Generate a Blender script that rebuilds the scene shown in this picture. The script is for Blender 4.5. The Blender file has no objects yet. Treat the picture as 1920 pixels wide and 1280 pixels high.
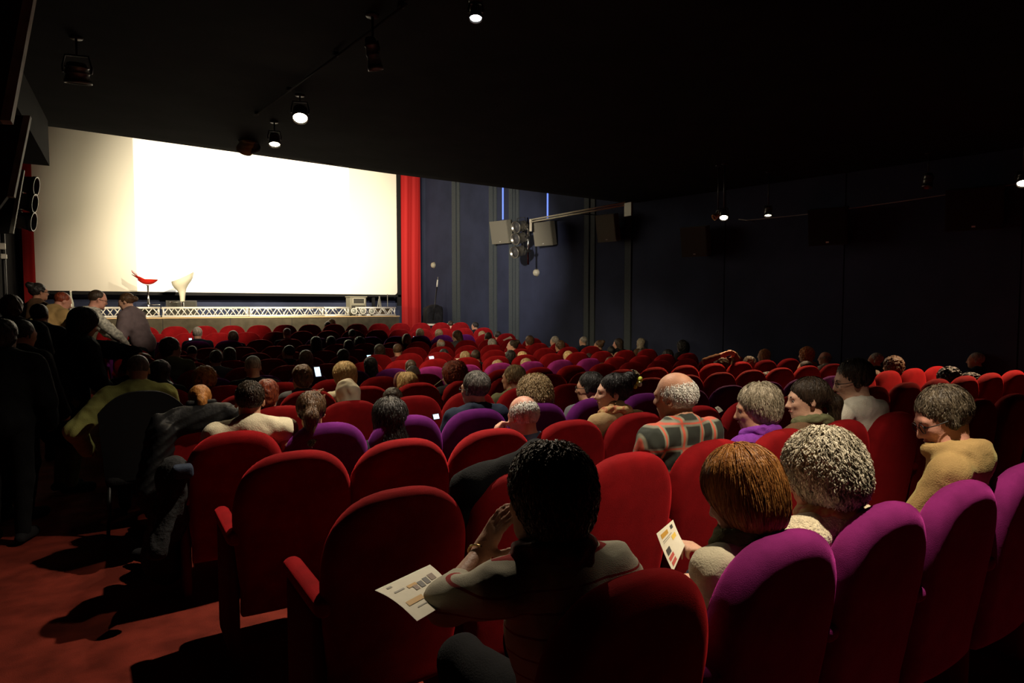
import bpy, math, random
import numpy as np
from mathutils import Vector, Matrix, Euler
from math import sin, cos, pi, radians

random.seed(5)
rng = np.random.default_rng(5)
SC = bpy.context.scene
COL = SC.collection

# ------------------------------------------------------------------ camera
CAMZ = 1.62
F = 1200.0
YAW, PITCH = radians(31.0), radians(3.1)
cd = bpy.data.cameras.new('camera')
cd.sensor_width = 36.0
cd.lens = F / 1920 * 36
cd.clip_start = 0.05
cam = bpy.data.objects.new('camera', cd)
cam.location = (0, 0, CAMZ)
cam.rotation_euler = (pi / 2 - PITCH, 0, -YAW)
COL.objects.link(cam)
SC.camera = cam
CR = np.array(Euler((pi / 2 - PITCH, 0, -YAW)).to_matrix())
CP = np.array([0, 0, CAMZ])


def ray(x, y):
    return CR @ np.array([(x - 960) / F, (640 - y) / F, -1.0])


def atY(x, y, Y):
    d = ray(x, y); return CP + d * (Y / d[1])


def atX(x, y, X):
    d = ray(x, y); return CP + d * (X / d[0])


def atZ(x, y, Z):
    d = ray(x, y); return CP + d * ((Z - CAMZ) / d[2])


def wallX(Y):
    return 7.9 + (19.5 - Y) * .121


def atwall(x, y, off=0.0):
    d = ray(x, y)     # X = 7.9+(19.5-Y)*.121-off
    t = (7.9 + 19.5 * .121 - off) / (d[0] + .121 * d[1])
    return CP + d * t


# ------------------------------------------------------------------ world, light, exposure
SC.view_settings.view_transform = 'Standard'
SC.view_settings.look = 'None'
SC.view_settings.exposure = 0.0
SC.view_settings.gamma = 1.0
SC.view_settings.use_curve_mapping = False
w = bpy.data.worlds.new('dark_hall'); SC.world = w
w.use_nodes = True
w.node_tree.nodes['Background'].inputs[0].default_value = (.5, .55, .7, 1)
w.node_tree.nodes['Background'].inputs[1].default_value = 0.0018


def spot(name, loc, target, power, size, blend=.5, radius=.04, col=(1, .82, .55)):
    l = bpy.data.lights.new(name, 'SPOT')
    l.energy = power; l.spot_size = radians(size); l.spot_blend = blend
    l.shadow_soft_size = radius; l.color = col
    o = bpy.data.objects.new(name, l)
    o.location = loc
    v = Vector(target) - Vector(loc)
    o.rotation_euler = v.to_track_quat('-Z', 'Y').to_euler()
    COL.objects.link(o)
    return o


CEIL = 3.62
LAMP_A = atZ(892, 36, CEIL - .10)
LAMP_B = atZ(563, 223, CEIL - .12)
LAMP_C = atZ(515, 272, CEIL - .10)
LAMP_D = atwall(1357, 409, 2.0)
LAMP_E = atwall(1918, 345, 1.2)
LAMP_F = atwall(1440, 405, 1.0)
WARM = (1, .80, .52)
spot('spot_light_above_middle', LAMP_A + [0, 0, -.05], (2.3, 3.3, 0), 330, 78, .7, .03, (1, .88, .70))
spot('spot_light_above_middle_wide', LAMP_A + [0, 0, -.05], (-.55, 3.1, 0), 420, 86, .7, .03, (1, .84, .62))
LAMP_G = np.array([2.25, 1.02, CEIL - .12])
spot('spot_light_above_last_rows', LAMP_G, (2.5, 1.55, 0), 420, 66, .8, .03, (1, .84, .62))
spot('spot_light_over_centre_rows', LAMP_B + [0, 0, -.06], (1.8, 5.2, .4), 330, 70, .8, .03, WARM)
spot('spot_light_over_centre', LAMP_B + [0, 0, -.06], (5.3, 8.8, .4), 800, 56, .8, .03, WARM)
spot('spot_light_over_front', LAMP_C + [0, 0, -.05], (1.0, 15.9, 1.75), 2200, 36, .9, .03, (1, .80, .58))
spot('spot_light_towards_aisle', LAMP_C + [0, 0, -.05], (-.9, 12.2, 1.6), 420, 34, .8, .03, (1, .82, .60))
spot('spot_light_by_wall', LAMP_D + [0, 0, -.05], (6.2, 5.3, .8), 420, 66, .7, .03, (1, .60, .30))
spot('spot_light_side', LAMP_F + [0, 0, -.05], (7.2, 4.8, .8), 200, 70, .7, .03, (1, .70, .45))
spot('spot_light_far_side', LAMP_E + [-.05, 0, -.08], (7.7, 3.1, .4), 600, 80, .7, .03, (1, .66, .38))
# stage lamps washing the screen, curtains and walls
spot('stage_wash_light', (2.4, 10.9, 3.6), (3.7, 18.9, 3.9), 6800, 66, .9, .05, (1, .86, .62))
spot('stage_left_lamp_light', (-1.1, 13.5, 3.0), (3.0, 18.8, 3.6), 900, 100, .9, .06, (1, .84, .56))
spot('wall_wash_light', (4.2, 9.2, 3.2), (8.0, 15.9, 2.4), 1700, 60, .9, .03, (.98, .86, .74))

# ------------------------------------------------------------------ materials
MATS = {}


def lin(c):
    return tuple(((v / 255) / 12.92 if v <= 10 else ((v / 255 + .055) / 1.055) ** 2.4) for v in c)


def mat(name, col, rough=.6, metal=0., noise=0., nscale=30., bump=0., sheen=0., emit=None, estr=0., spec=.5, col2=None, stretch=(1, 1, 1), bscale=None):
    if name in MATS:
        return MATS[name]
    m = bpy.data.materials.new(name); m.use_nodes = True
    nt = m.node_tree; b = nt.nodes['Principled BSDF']
    b.inputs['Roughness'].default_value = rough
    b.inputs['Metallic'].default_value = metal
    b.inputs['Specular IOR Level'].default_value = spec
    b.inputs['Base Color'].default_value = (*col, 1)
    if sheen:
        b.inputs['Sheen Weight'].default_value = sheen
        b.inputs['Sheen Roughness'].default_value = .4
        b.inputs['Sheen Tint'].default_value = (*[min(1, c * 4.5 + .01) for c in col], 1)
    if emit is not None:
        b.inputs['Emission Color'].default_value = (*emit, 1)
        b.inputs['Emission Strength'].default_value = estr
    if noise or bump or col2 is not None:
        tc = nt.nodes.new('ShaderNodeTexCoord'); mp = nt.nodes.new('ShaderNodeMapping')
        mp.inputs['Scale'].default_value = stretch
        nt.links.new(tc.outputs['Object'], mp.inputs['Vector'])
        n = nt.nodes.new('ShaderNodeTexNoise'); n.inputs['Scale'].default_value = nscale
        n.inputs['Detail'].default_value = 4
        nt.links.new(mp.outputs[0], n.inputs['Vector'])
        if noise or col2 is not None:
            r = nt.nodes.new('ShaderNodeValToRGB')
            c2 = col2 if col2 is not None else tuple(c * (1 + noise) for c in col)
            c1 = col if col2 is not None else tuple(c * (1 - noise) for c in col)
            r.color_ramp.elements[0].position = .35; r.color_ramp.elements[1].position = .65
            r.color_ramp.elements[0].color = (*c1, 1); r.color_ramp.elements[1].color = (*c2, 1)
            nt.links.new(n.outputs['Fac'], r.inputs[0]); nt.links.new(r.outputs[0], b.inputs['Base Color'])
        if bump:
            bp = nt.nodes.new('ShaderNodeBump'); bp.inputs['Strength'].default_value = bump
            bp.inputs['Distance'].default_value = .01
            src = n
            if bscale:
                src = nt.nodes.new('ShaderNodeTexNoise'); src.inputs['Scale'].default_value = bscale
                nt.links.new(mp.outputs[0], src.inputs['Vector'])
            nt.links.new(src.outputs['Fac'], bp.inputs['Height']); nt.links.new(bp.outputs[0], b.inputs['Normal'])
    MATS[name] = m
    return m


def fabric(name, col):
    return mat(name, col, rough=.95, noise=.18, nscale=9, bump=.25, bscale=420, sheen=.6, spec=.12)


RED = fabric('red_velour', (.20, .0045, .0065))
PURPLE = fabric('purple_velour', (.085, .008, .095))
MAGENTA = fabric('magenta_velour', (.20, .016, .125))
BLACKMETAL = mat('black_metal', (.015, .015, .015), rough=.45, metal=.3)
LAMPMETAL = mat('lamp_housing', (.09, .088, .08), rough=.35, metal=.6)
CHROME = mat('chrome', (.7, .7, .7), rough=.12, metal=1)
ALU = mat('aluminium_truss', (.78, .76, .70), rough=.35, metal=.35)
BLACK = mat('matt_black', (.010, .010, .011), rough=.9, spec=.2)
COAT = mat('black_cloth', (.012, .012, .014), rough=.85, noise=.4, nscale=14, bump=.5, bscale=60, spec=.25)
PUFFER = mat('black_quilted_nylon', (.005, .005, .006), rough=.55, bump=.25, nscale=50, spec=.15)
PAPER = mat('paper', (.75, .70, .56), rough=.7, noise=.04)
WHITE = mat('white_plastic', (.8, .77, .68), rough=.35)
DARKPLASTIC = mat('dark_plastic', (.02, .02, .02), rough=.4)


# ------------------------------------------------------------------ mesh helpers
def setp(o, label=None, cat=None, group=None, kind=None):
    if label: o['label'] = label
    if cat: o['category'] = cat
    if group: o['group'] = group
    if kind: o['kind'] = kind
    return o


def mkmesh(name, VF, smooth=True):
    V, Fc = VF
    me = bpy.data.meshes.new(name)
    V = np.asarray(V, dtype=np.float32)
    if isinstance(Fc, np.ndarray):
        n = len(Fc); k = Fc.shape[1]
        me.vertices.add(len(V)); me.vertices.foreach_set('co', V.ravel())
        me.loops.add(n * k); me.loops.foreach_set('vertex_index', Fc.astype(np.int32).ravel())
        me.polygons.add(n)
        me.polygons.foreach_set('loop_start', np.arange(0, n * k, k, dtype=np.int32))
        me.update(calc_edges=True)
    else:
        me.from_pydata(V.tolist(), [], [list(map(int, f)) for f in Fc])
        me.update()
    if smooth and len(me.polygons):
        me.polygons.foreach_set('use_smooth', np.ones(len(me.polygons), dtype=bool))
    return me


def obj(name, VF, m, parent=None, smooth=True, sharp=None):
    me = VF if isinstance(VF, bpy.types.Mesh) else mkmesh(name, VF, smooth)
    if sharp is not None:
        me.set_sharp_from_angle(angle=radians(sharp))
    o = bpy.data.objects.new(name, me)
    if m is not None:
        if len(me.materials) == 0:
            me.materials.append(m)
        elif me.materials[0] is not m:
            o.material_slots[0].link = 'OBJECT'; o.material_slots[0].material = m
    COL.objects.link(o)
    if parent is not None: o.parent = parent
    return o


def empty(name, loc=(0, 0, 0), rotz=0., label=None, cat=None, group=None):
    o = bpy.data.objects.new(name, None)
    o.empty_display_size = .1
    o.location = loc; o.rotation_euler = (0, 0, rotz)
    COL.objects.link(o)
    return setp(o, label, cat, group)


def join(*parts):
    V, Fc, n = [], [], 0
    for v, f in parts:
        v = np.asarray(v, float); V.append(v)
        Fc += [[i + n for i in q] for q in (f.tolist() if isinstance(f, np.ndarray) else f)]
        n += len(v)
    return np.vstack(V), Fc


def box(c, h, R=None, bev=0.):
    c = np.array(c, float); h = np.array(h, float)
    if bev <= 0:
        V = np.array([[x, y, z] for x in (-1, 1) for y in (-1, 1) for z in (-1, 1)], float) * h
        Fc = [[0, 1, 3, 2], [4, 6, 7, 5], [0, 4, 5, 1], [2, 3, 7, 6], [0, 2, 6, 4], [1, 5, 7, 3]]
    else:
        V = []; idx = {}
        for sx in (-1, 1):
            for sy in (-1, 1):
                for sz in (-1, 1):
                    for a in range(3):
                        p = [sx * (h[0] - bev), sy * (h[1] - bev), sz * (h[2] - bev)]
                        p[a] = (sx, sy, sz)[a] * h[a]
                        idx[(sx, sy, sz, a)] = len(V); V.append(p)
        Fc = []
        for a in range(3):
            b, d = [(1, 2), (2, 0), (0, 1)][a]
            for s in (-1, 1):
                q = []
                for (u, v) in ((-1, -1), (1, -1), (1, 1), (-1, 1)):
                    k = [0, 0, 0]; k[a] = s; k[b] = u; k[d] = v
                    q.append(idx[(*k, a)])
                Fc.append(q if s > 0 else q[::-1])
        for a in range(3):
            b, d = [(1, 2), (2, 0), (0, 1)][a]
            for u in (-1, 1):
                for v in (-1, 1):
                    q = []
                    for s, ax in ((-1, b), (1, b), (1, d), (-1, d)):
                        k = [0, 0, 0]; k[a] = s; k[b] = u; k[d] = v
                        q.append(idx[(*k, ax)])
                    Fc.append(q if u * v > 0 else q[::-1])
        for sx in (-1, 1):
            for sy in (-1, 1):
                for sz in (-1, 1):
                    q = [idx[(sx, sy, sz, a)] for a in range(3)]
                    Fc.append(q if sx * sy * sz > 0 else q[::-1])
        V = np.array(V)
    if R is not None: V = V @ np.array(R).T
    return V + c, Fc


def tube(pts, r, n=8, caps=True):
    pts = np.array(pts, float); m = len(pts)
    rr = np.broadcast_to(np.array(r, float), (m,))
    T = np.gradient(pts, axis=0) if m > 2 else np.array([pts[1] - pts[0]] * 2)
    T /= np.linalg.norm(T, axis=1)[:, None] + 1e-12
    up = np.array([0, 0, 1.]) if abs(T[0][2]) < .9 else np.array([1., 0, 0])
    V = []; u = None
    for i in range(m):
        u = np.cross(T[i], up) if u is None else u - T[i] * (u @ T[i])
        u /= np.linalg.norm(u) + 1e-12
        v = np.cross(T[i], u)
        for k in range(n):
            a = 2 * pi * k / n
            V.append(pts[i] + rr[i] * (u * cos(a) + v * sin(a)))
    Fc = [[i * n + k, i * n + (k + 1) % n, (i + 1) * n + (k + 1) % n, (i + 1) * n + k] for i in range(m - 1) for k in range(n)]
    if caps:
        Fc += [list(range(n))[::-1], [(m - 1) * n + k for k in range(n)]]
    return np.array(V), Fc


def lathe(prof, n=24, axis='z', c=(0, 0, 0), R=None):
    V = []; m = len(prof)
    for r, z in prof:
        for k in range(n):
            a = 2 * pi * k / n
            V.append((r * cos(a), r * sin(a), z))
    Fc = [[i * n + k, i * n + (k + 1) % n, (i + 1) * n + (k + 1) % n, (i + 1) * n + k] for i in range(m - 1) for k in range(n)]
    if prof[0][0] > 1e-6: Fc.append(list(range(n))[::-1])
    if prof[-1][0] > 1e-6: Fc.append([(m - 1) * n + k for k in range(n)])
    V = np.array(V)
    if R is not None: V = V @ np.array(R).T
    return V + np.array(c, float), Fc


def ring(c, r, t, n=20, R=None, k=6):
    V = []
    for i in range(n):
        a = 2 * pi * i / n
        for j in range(k):
            b = 2 * pi * j / k
            V.append(((r + t * cos(b)) * cos(a), (r + t * cos(b)) * sin(a), t * sin(b)))
    Fc = [[i * k + j, ((i + 1) % n) * k + j, ((i + 1) % n) * k + (j + 1) % k, i * k + (j + 1) % k] for i in range(n) for j in range(k)]
    V = np.array(V)
    if R is not None: V = V @ np.array(R).T
    return V + np.array(c, float), Fc


def look(d, up=(0, 0, 1)):
    """matrix whose z column is d"""
    z = np.array(d, float); z /= np.linalg.norm(z)
    x = np.cross(up, z)
    if np.linalg.norm(x) < 1e-4: x = np.array([1., 0, 0])
    x /= np.linalg.norm(x); y = np.cross(z, x)
    return np.stack([x, y, z], 1)


def rot(yaw=0, pitch=0, roll=0):
    """head rotation: yaw left +, pitch nod down +, roll"""
    return np.array((Matrix.Rotation(radians(yaw), 3, 'Z') @ Matrix.Rotation(-radians(pitch), 3, 'X') @ Matrix.Rotation(radians(roll), 3, 'Y')))


# ------------------------------------------------------------------ signed-distance modelling
def E(c, r, R=None, k=.02, s=1): return ('e', np.array(c, float), np.array(r, float), R, k, s)
def C(a, b, ra, rb=None, k=.02, s=1): return ('c', np.array(a, float), np.array(b, float), (ra, ra if rb is None else rb), k, s)
def B(c, h, rd=.01, R=None, k=.01, s=1): return ('b', np.array(c, float), np.array(h, float), (rd, R), k, s)
def H(p, n, k=.006):
    n = np.array(n, float); return ('h', np.array(p, float), n / np.linalg.norm(n), None, k, -1)


def xf(prims, M, t, sc=1.0):
    """rotate by M, move by t"""
    out = []
    for p in prims:
        ty, a, b, x, k, s = p
        if ty == 'e': out.append((ty, M @ (a * sc) + t, b * sc, (M if x is None else M @ x), k, s))
        elif ty == 'c': out.append((ty, M @ (a * sc) + t, M @ (b * sc) + t, (x[0] * sc, x[1] * sc), k, s))
        elif ty == 'b': out.append((ty, M @ (a * sc) + t, b * sc, (x[0], M if x[1] is None else M @ x[1]), k, s))
        else: out.append((ty, M @ (a * sc) + t, M @ b, None, k, s))
    return out


def grow(prims, g):
    out = []
    for p in prims:
        ty, a, b, x, k, s = p
        if ty == 'e': b = b + g
        elif ty == 'c': x = (x[0] + g, x[1] + g)
        elif ty == 'b': b = b + g
        out.append((ty, a, b, x, k, s))
    return out


def pdist(p, X, Y, Z):
    ty, a, b, x, k, s = p
    if ty == 'e':
        px, py, pz = X - a[0], Y - a[1], Z - a[2]
        if x is not None:
            M = x.T
            px, py, pz = (M[0, 0] * px + M[0, 1] * py + M[0, 2] * pz, M[1, 0] * px + M[1, 1] * py + M[1, 2] * pz, M[2, 0] * px + M[2, 1] * py + M[2, 2] * pz)
        k0 = np.sqrt((px / b[0]) ** 2 + (py / b[1]) ** 2 + (pz / b[2]) ** 2)
        k1 = np.sqrt((px / b[0] ** 2) ** 2 + (py / b[1] ** 2) ** 2 + (pz / b[2] ** 2) ** 2) + 1e-6
        return k0 * (k0 - 1) / k1
    if ty == 'c':
        ba = b - a; L = ba @ ba + 1e-9
        t = np.clip(((X - a[0]) * ba[0] + (Y - a[1]) * ba[1] + (Z - a[2]) * ba[2]) / L, 0, 1)
        return np.sqrt((X - a[0] - t * ba[0]) ** 2 + (Y - a[1] - t * ba[1]) ** 2 + (Z - a[2] - t * ba[2]) ** 2) - (x[0] + (x[1] - x[0]) * t)
    if ty == 'b':
        px, py, pz = X - a[0], Y - a[1], Z - a[2]
        if x[1] is not None:
            M = x[1].T
            px, py, pz = (M[0, 0] * px + M[0, 1] * py + M[0, 2] * pz, M[1, 0] * px + M[1, 1] * py + M[1, 2] * pz, M[2, 0] * px + M[2, 1] * py + M[2, 2] * pz)
        r = x[0]
        qx, qy, qz = np.abs(px) - b[0] + r, np.abs(py) - b[1] + r, np.abs(pz) - b[2] + r
        return np.sqrt(np.maximum(qx, 0) ** 2 + np.maximum(qy, 0) ** 2 + np.maximum(qz, 0) ** 2) + np.minimum(np.maximum(qx, np.maximum(qy, qz)), 0) - r
    return -((X - a[0]) * b[0] + (Y - a[1]) * b[1] + (Z - a[2]) * b[2])


def comb(V, d, k, s):
    if s > 0:
        h = np.maximum(k - np.abs(V - d), 0) / k
        return np.minimum(V, d) - h * h * k * .25
    d = -d
    h = np.maximum(k - np.abs(V - d), 0) / k
    return np.maximum(V, d) + h * h * k * .25


def nz(X, Y, Z, f):
    a = np.sin(f * X + 1.7 * np.sin(f * .8 * Y + 1.1)) ; b = np.sin(f * Y + 1.3 * np.sin(f * .9 * Z + .3)); c = np.sin(f * Z + 1.5 * np.sin(f * .7 * X + 2.0))
    return (a * b + b * c + c * a) / 1.6


def sdf(prims, X, Y, Z, noise=None):
    V = np.full(np.broadcast(X, Y, Z).shape, 1.0, dtype=np.float32)
    for p in prims: V = comb(V, pdist(p, X, Y, Z) * (1 if p[0] != 'h' else -1) , p[4], p[5]) if p[0] != 'h' else np.maximum(V, -pdist(p, X, Y, Z))
    if noise is not None: V = V + noise(X, Y, Z)
    return V


def bounds(prims):
    lo, hi = np.full(3, 9.), np.full(3, -9.)
    for p in prims:
        ty, a, b, x, k, s = p
        if s < 0: continue
        if ty == 'e': r = np.full(3, b.max()) if x is not None else b; l, h = a - r, a + r
        elif ty == 'c': r = max(x); l, h = np.minimum(a, b) - r, np.maximum(a, b) + r
        else: r = np.full(3, np.linalg.norm(b)) if x[1] is not None else b; l, h = a - r, a + r
        lo, hi = np.minimum(lo, l), np.maximum(hi, h)
    return lo, hi


def polygonise(prims, res, noise=None, pad=.02):
    lo, hi = bounds(prims)
    lo = lo - pad - 2 * res; hi = hi + pad + 2 * res
    n = np.ceil((hi - lo) / res).astype(int) + 1
    ax = [lo[i] + res * np.arange(n[i]) for i in range(3)]
    V = np.full(n, 1.0, dtype=np.float32)
    for p in prims:
        ty, a, b, x, k, s = p
        if ty == 'h':
            X, Y, Z = np.ix_(*ax)
            V = np.maximum(V, -pdist(p, X, Y, Z).astype(np.float32)); continue
        m = k + 2.5 * res + (pad if noise is not None else 0)
        l, h = bounds([(ty, a, b, x, k, 1)])
        i0 = np.maximum(((l - m - lo) / res).astype(int), 0); i1 = np.minimum(((h + m - lo) / res).astype(int) + 2, n)
        if np.any(i1 <= i0): continue
        sl = tuple(slice(i0[i], i1[i]) for i in range(3))
        X, Y, Z = np.ix_(*[ax[i][sl[i]] for i in range(3)])
        V[sl] = comb(V[sl], pdist(p, X, Y, Z), k, s)
    if noise is not None:
        X, Y, Z = np.ix_(*ax)
        V = V + noise(X, Y, Z).astype(np.float32)
    return nets(V, lo, res)


def nets(V, lo, res):
    S = V < 0
    nx, ny, nz_ = S.shape
    cnt = np.zeros((nx - 1, ny - 1, nz_ - 1), dtype=np.int8)
    for dx in (0, 1):
        for dy in (0, 1):
            for dz in (0, 1):
                cnt += S[dx:nx - 1 + dx, dy:ny - 1 + dy, dz:nz_ - 1 + dz]
    act = (cnt > 0) & (cnt < 8)
    I = np.argwhere(act)
    idx = np.full(act.shape, -1, dtype=np.int32); idx[act] = np.arange(len(I))
    c = [(a, b, d) for a in (0, 1) for b in (0, 1) for d in (0, 1)]
    val = {k: V[I[:, 0] + k[0], I[:, 1] + k[1], I[:, 2] + k[2]] for k in c}
    P = np.zeros((len(I), 3)); W = np.zeros(len(I))
    for k in c:
        for a in range(3):
            if k[a]: continue
            k2 = list(k); k2[a] = 1; k2 = tuple(k2)
            v0, v1 = val[k], val[k2]
            x = (v0 < 0) != (v1 < 0)
            t = np.where(x, v0 / np.where(x, v0 - v1, 1), 0)
            q = np.tile(np.array(k, float), (len(I), 1)); q[:, a] += t
            P += q * x[:, None]; W += x
    P = (I + P / W[:, None]) * res + lo
    Fs = []
    for a in range(3):
        b, d = (a + 1) % 3, (a + 2) % 3
        s0 = [slice(None)] * 3; s1 = [slice(None)] * 3
        s0[a] = slice(0, -1); s1[a] = slice(1, None)
        A, Bb = S[tuple(s0)], S[tuple(s1)]
        e = np.argwhere(A != Bb)
        ok = (e[:, b] > 0) & (e[:, d] > 0) & (e[:, b] < S.shape[b] - 1) & (e[:, d] < S.shape[d] - 1)
        e = e[ok]
        flip = A[tuple(e.T)]
        def at(ob, od):
            q = e.copy(); q[:, b] -= ob; q[:, d] -= od
            return idx[q[:, 0], q[:, 1], q[:, 2]]
        Q = np.stack([at(1, 1), at(0, 1), at(0, 0), at(1, 0)], 1)
        Q[~flip] = Q[~flip][:, ::-1]
        Fs.append(Q)
    Fc = np.vstack(Fs)
    Fc = Fc[(Fc >= 0).all(1)]
    return P, Fc


# ------------------------------------------------------------------ floor profile
ROWS = 15
ROWY = [1.15 + .94 * j for j in range(ROWS)]
DROP = [.656, .637, .671, .722, .735, .748, .771, .785, .768, .745, .717, .672, .602, .497, .388]
FZ = [.64 - d for d in DROP]
YF = [-3, 0] + ROWY + [15.4, 20]
ZF = [0, 0] + FZ + [.30, .30]


def floorz(Y): return float(np.interp(Y, YF, ZF))
# ================================================================== ROOM
CARPET = mat('red_carpet', (.135, .0190, .0115), rough=.97, noise=.35, nscale=5, bump=.5, bscale=260, sheen=.15, spec=.1)
CEILM = mat('black_ceiling', (.0085, .0085, .009), rough=.95, noise=.25, nscale=2.2, spec=.1)
BLUE = mat('dark_blue_wall_cloth', (.030, .037, .072), rough=.9, noise=.12, nscale=1.6, bump=.2, bscale=120, spec=.15)
TRIM = mat('grey_green_wall_strip', (.052, .064, .072), rough=.75, noise=.1, spec=.2)
GAP = mat('black_wall_gap', (.006, .006, .008), rough=.9)
WALLBLACK = mat('black_wall', (.010, .010, .012), rough=.9, noise=.2, nscale=2, spec=.15)
STAGEM = mat('stage_cloth', (.060, .052, .036), rough=.9, noise=.2, nscale=5, spec=.1)
STAGETOP = mat('stage_boards', (.10, .075, .045), rough=.6, noise=.2, nscale=3)
SCREENM = mat('cinema_screen', (.80, .77, .68), rough=.85, noise=.01, nscale=1, spec=.1)


def grid(us, vs, fn):
    V = [fn(u, v) for u in us for v in vs]
    m = len(vs)
    Fc = [[i * m + j, (i + 1) * m + j, (i + 1) * m + j + 1, i * m + j + 1] for i in range(len(us) - 1) for j in range(m - 1)]
    return np.array(V, float), Fc


XL = -2.15
ys = sorted(set(YF + [.6, 16, 17, 18, 19.6]))
top = grid([XL - .05, 11.0], [y for y in ys], lambda u, v: (u, v, floorz(v)))
o = obj('floor', join(top, ([(XL - .05, -3, -.4), (11, -3, -.4), (11, 20, -.4), (XL - .05, 20, -.4)], [[0, 3, 2, 1]])), CARPET, smooth=False)
setp(o, 'dark red carpet floor of the hall and aisle', kind='structure')

# low ceiling with its dropped front edge
eL = atY(110, 232, 10.0); eM = atY(745, 322, 10.0); eR = atY(1180, 377, 10.0)


def edge_z(X):
    return float(np.interp(X, [eL[0], eM[0], eR[0]], [eL[2], eM[2], eR[2]]) if X < eR[0] else eR[2] + (X - eR[0]) * (eR[2] - eM[2]) / (eR[0] - eM[0]))


xs = [XL - .05, eL[0], 0.5, eM[0], 6.0, eR[0], 11.0]
xs = sorted(set(xs))
low = grid(xs, [-3.0, 3.0, 8.0, 10.0], lambda x, y: (x, y, CEIL + (edge_z(x) - CEIL) * max(0, (y - 3) / 7.0)))
up_ = grid(xs, [10.0, 10.3], lambda x, y: (x, y, edge_z(x) if y < 10.1 else edge_z(x) + .02))
face = grid(xs, [0, 1], lambda x, v: (x, 10.3, edge_z(x) + .02 + v * (7.2 - edge_z(x))))
o = obj('ceiling', join((low[0], [f[::-1] for f in low[1]]), (up_[0], [f[::-1] for f in up_[1]]), (face[0], [f for f in face[1]]),
                        box((4.4, 3.4, 7.3), (6.7, 6.9, .05))), CEILM, smooth=False)
setp(o, 'black low ceiling over the seats, ending in a straight edge', kind='structure')
o = obj('ceiling_front', box((4.4, 15.2, 7.25), (6.7, 5.0, .05)), CEILM, smooth=False); setp(o, 'black high ceiling before the screen', kind='structure')

# bulkhead along the left wall
bk = atY(93, 311, 9.9)
o = obj('ceiling_bulkhead', box(((XL + bk[0]) / 2, 4.0, (bk[2] + 4.2) / 2), ((bk[0] - XL) / 2, 5.9, (4.2 - bk[2]) / 2)), CEILM, smooth=False)
setp(o, 'black boxed bulkhead under the ceiling along the side wall', kind='structure')

# walls
o = obj('wall_left', box((XL - .12, 8.5, 3.5), (.07, 11.5, 4.0)), WALLBLACK, smooth=False); setp(o, 'black side wall behind the standing people', kind='structure')
o = obj('wall_back', box((4.4, -2.95, 3.5), (6.7, .05, 4.0)), WALLBLACK, smooth=False); setp(o, 'black rear wall', kind='structure')
o = obj('wall_front', box((3.2, 19.75, 3.5), (5.8, .06, 4.0)), BLUE, smooth=False); setp(o, 'dark blue front wall behind and below the screen', kind='structure')


def wall_slab(y0, y1, z0, z1, off, th=.02, bev=0):
    V = []
    for y in (y0, y1):
        for o_ in (off, off + th):
            for z in (z0, z1):
                V.append((wallX(y) - o_, y, z))
    return np.array(V), [[0, 1, 3, 2], [4, 6, 7, 5], [0, 4, 5, 1], [2, 3, 7, 6], [0, 2, 6, 4], [1, 5, 7, 3]]


wr = obj('wall_right', wall_slab(-3, 19.8, -.4, 7.3, -.12, .10), GAP, smooth=False); setp(wr, 'dark blue side wall of cloth panels and grey strips', kind='structure')
# strips: pixel columns where they stand -> distance along the wall
cols = [(849, 857), (858.5, 864), (918, 926), (927.5, 932.5), (955, 962), (963.5, 967), (968.5, 974), (1095, 1105), (1107, 1116), (1171, 1184)]
ystr = []
for a, b in cols:
    ya, yb = atwall(a, 600)[1], atwall(b, 600)[1]
    ystr.append((yb, ya))
cuts = []
y = 19.7
prev = 19.7
for yb, ya in ystr:
    if prev - ya > .12:
        cuts.append((ya + .012, prev - .012))
    prev = yb
cuts.append((8.0, prev - .02)); cuts += [(5.9, 7.98), (3.7, 5.88), (1.4, 3.68), (-3, 1.38)]
for a, b in cuts:
    obj('panel', wall_slab(a, b, -.3, 7.2, -.02, .03), BLUE, wr, smooth=False)
for yb, ya in ystr:
    obj('wall_strip', wall_slab(yb + .01, ya - .01, -.3, 7.2, -.02, .045), TRIM, wr, smooth=False)

# two narrow blue light slots in the wall
LED = mat('blue_light_slot', (.05, .1, .4), emit=(.16, .28, 1.0), estr=1.1)
for px_, y1 in ((944, 411), (1028, 409)):
    a, b = atwall(px_ - 1.1, 350)[1], atwall(px_ + 1.1, 350)[1]
    zt = 5.8; zb = atwall(px_, y1, .03)[2]
    o = obj('light_slot', wall_slab(b, a, zb, zt, 0.012, .012), LED, None, smooth=False)
    setp(o, 'glowing blue vertical light slot high on wall ' + ('behind the first speaker' if px_ < 1000 else 'above the second speaker'), 'light', 'blue light slots on the wall')

# ------------------------------------------------------------------ screen
YS = 18.9
sl = atY(82, 544.5, YS); sr = atY(745, 552.5, YS)
x0, x1 = atY(50, 500, YS)[0], sr[0]
zb0, zb1 = sl[2] - (sl[0] - x0) * 0, sr[2]
zt_ = 6.3
bl, br = np.array([x0, YS, zb0]), np.array([x1, YS, zb1])


def rounded(x0, x1, z0, z1, zt, r, y):
    P = []
    for cx, cz, a0 in ((x1 - r, z1 + r, -90), (x1 - r, zt - r, 0), (x0 + r, zt - r, 90), (x0 + r, z0 + r, 180)):
        for k in range(7):
            a = radians(a0 + 15 * k); P.append((cx + r * cos(a), y, cz + r * sin(a)))
    return P


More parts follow.
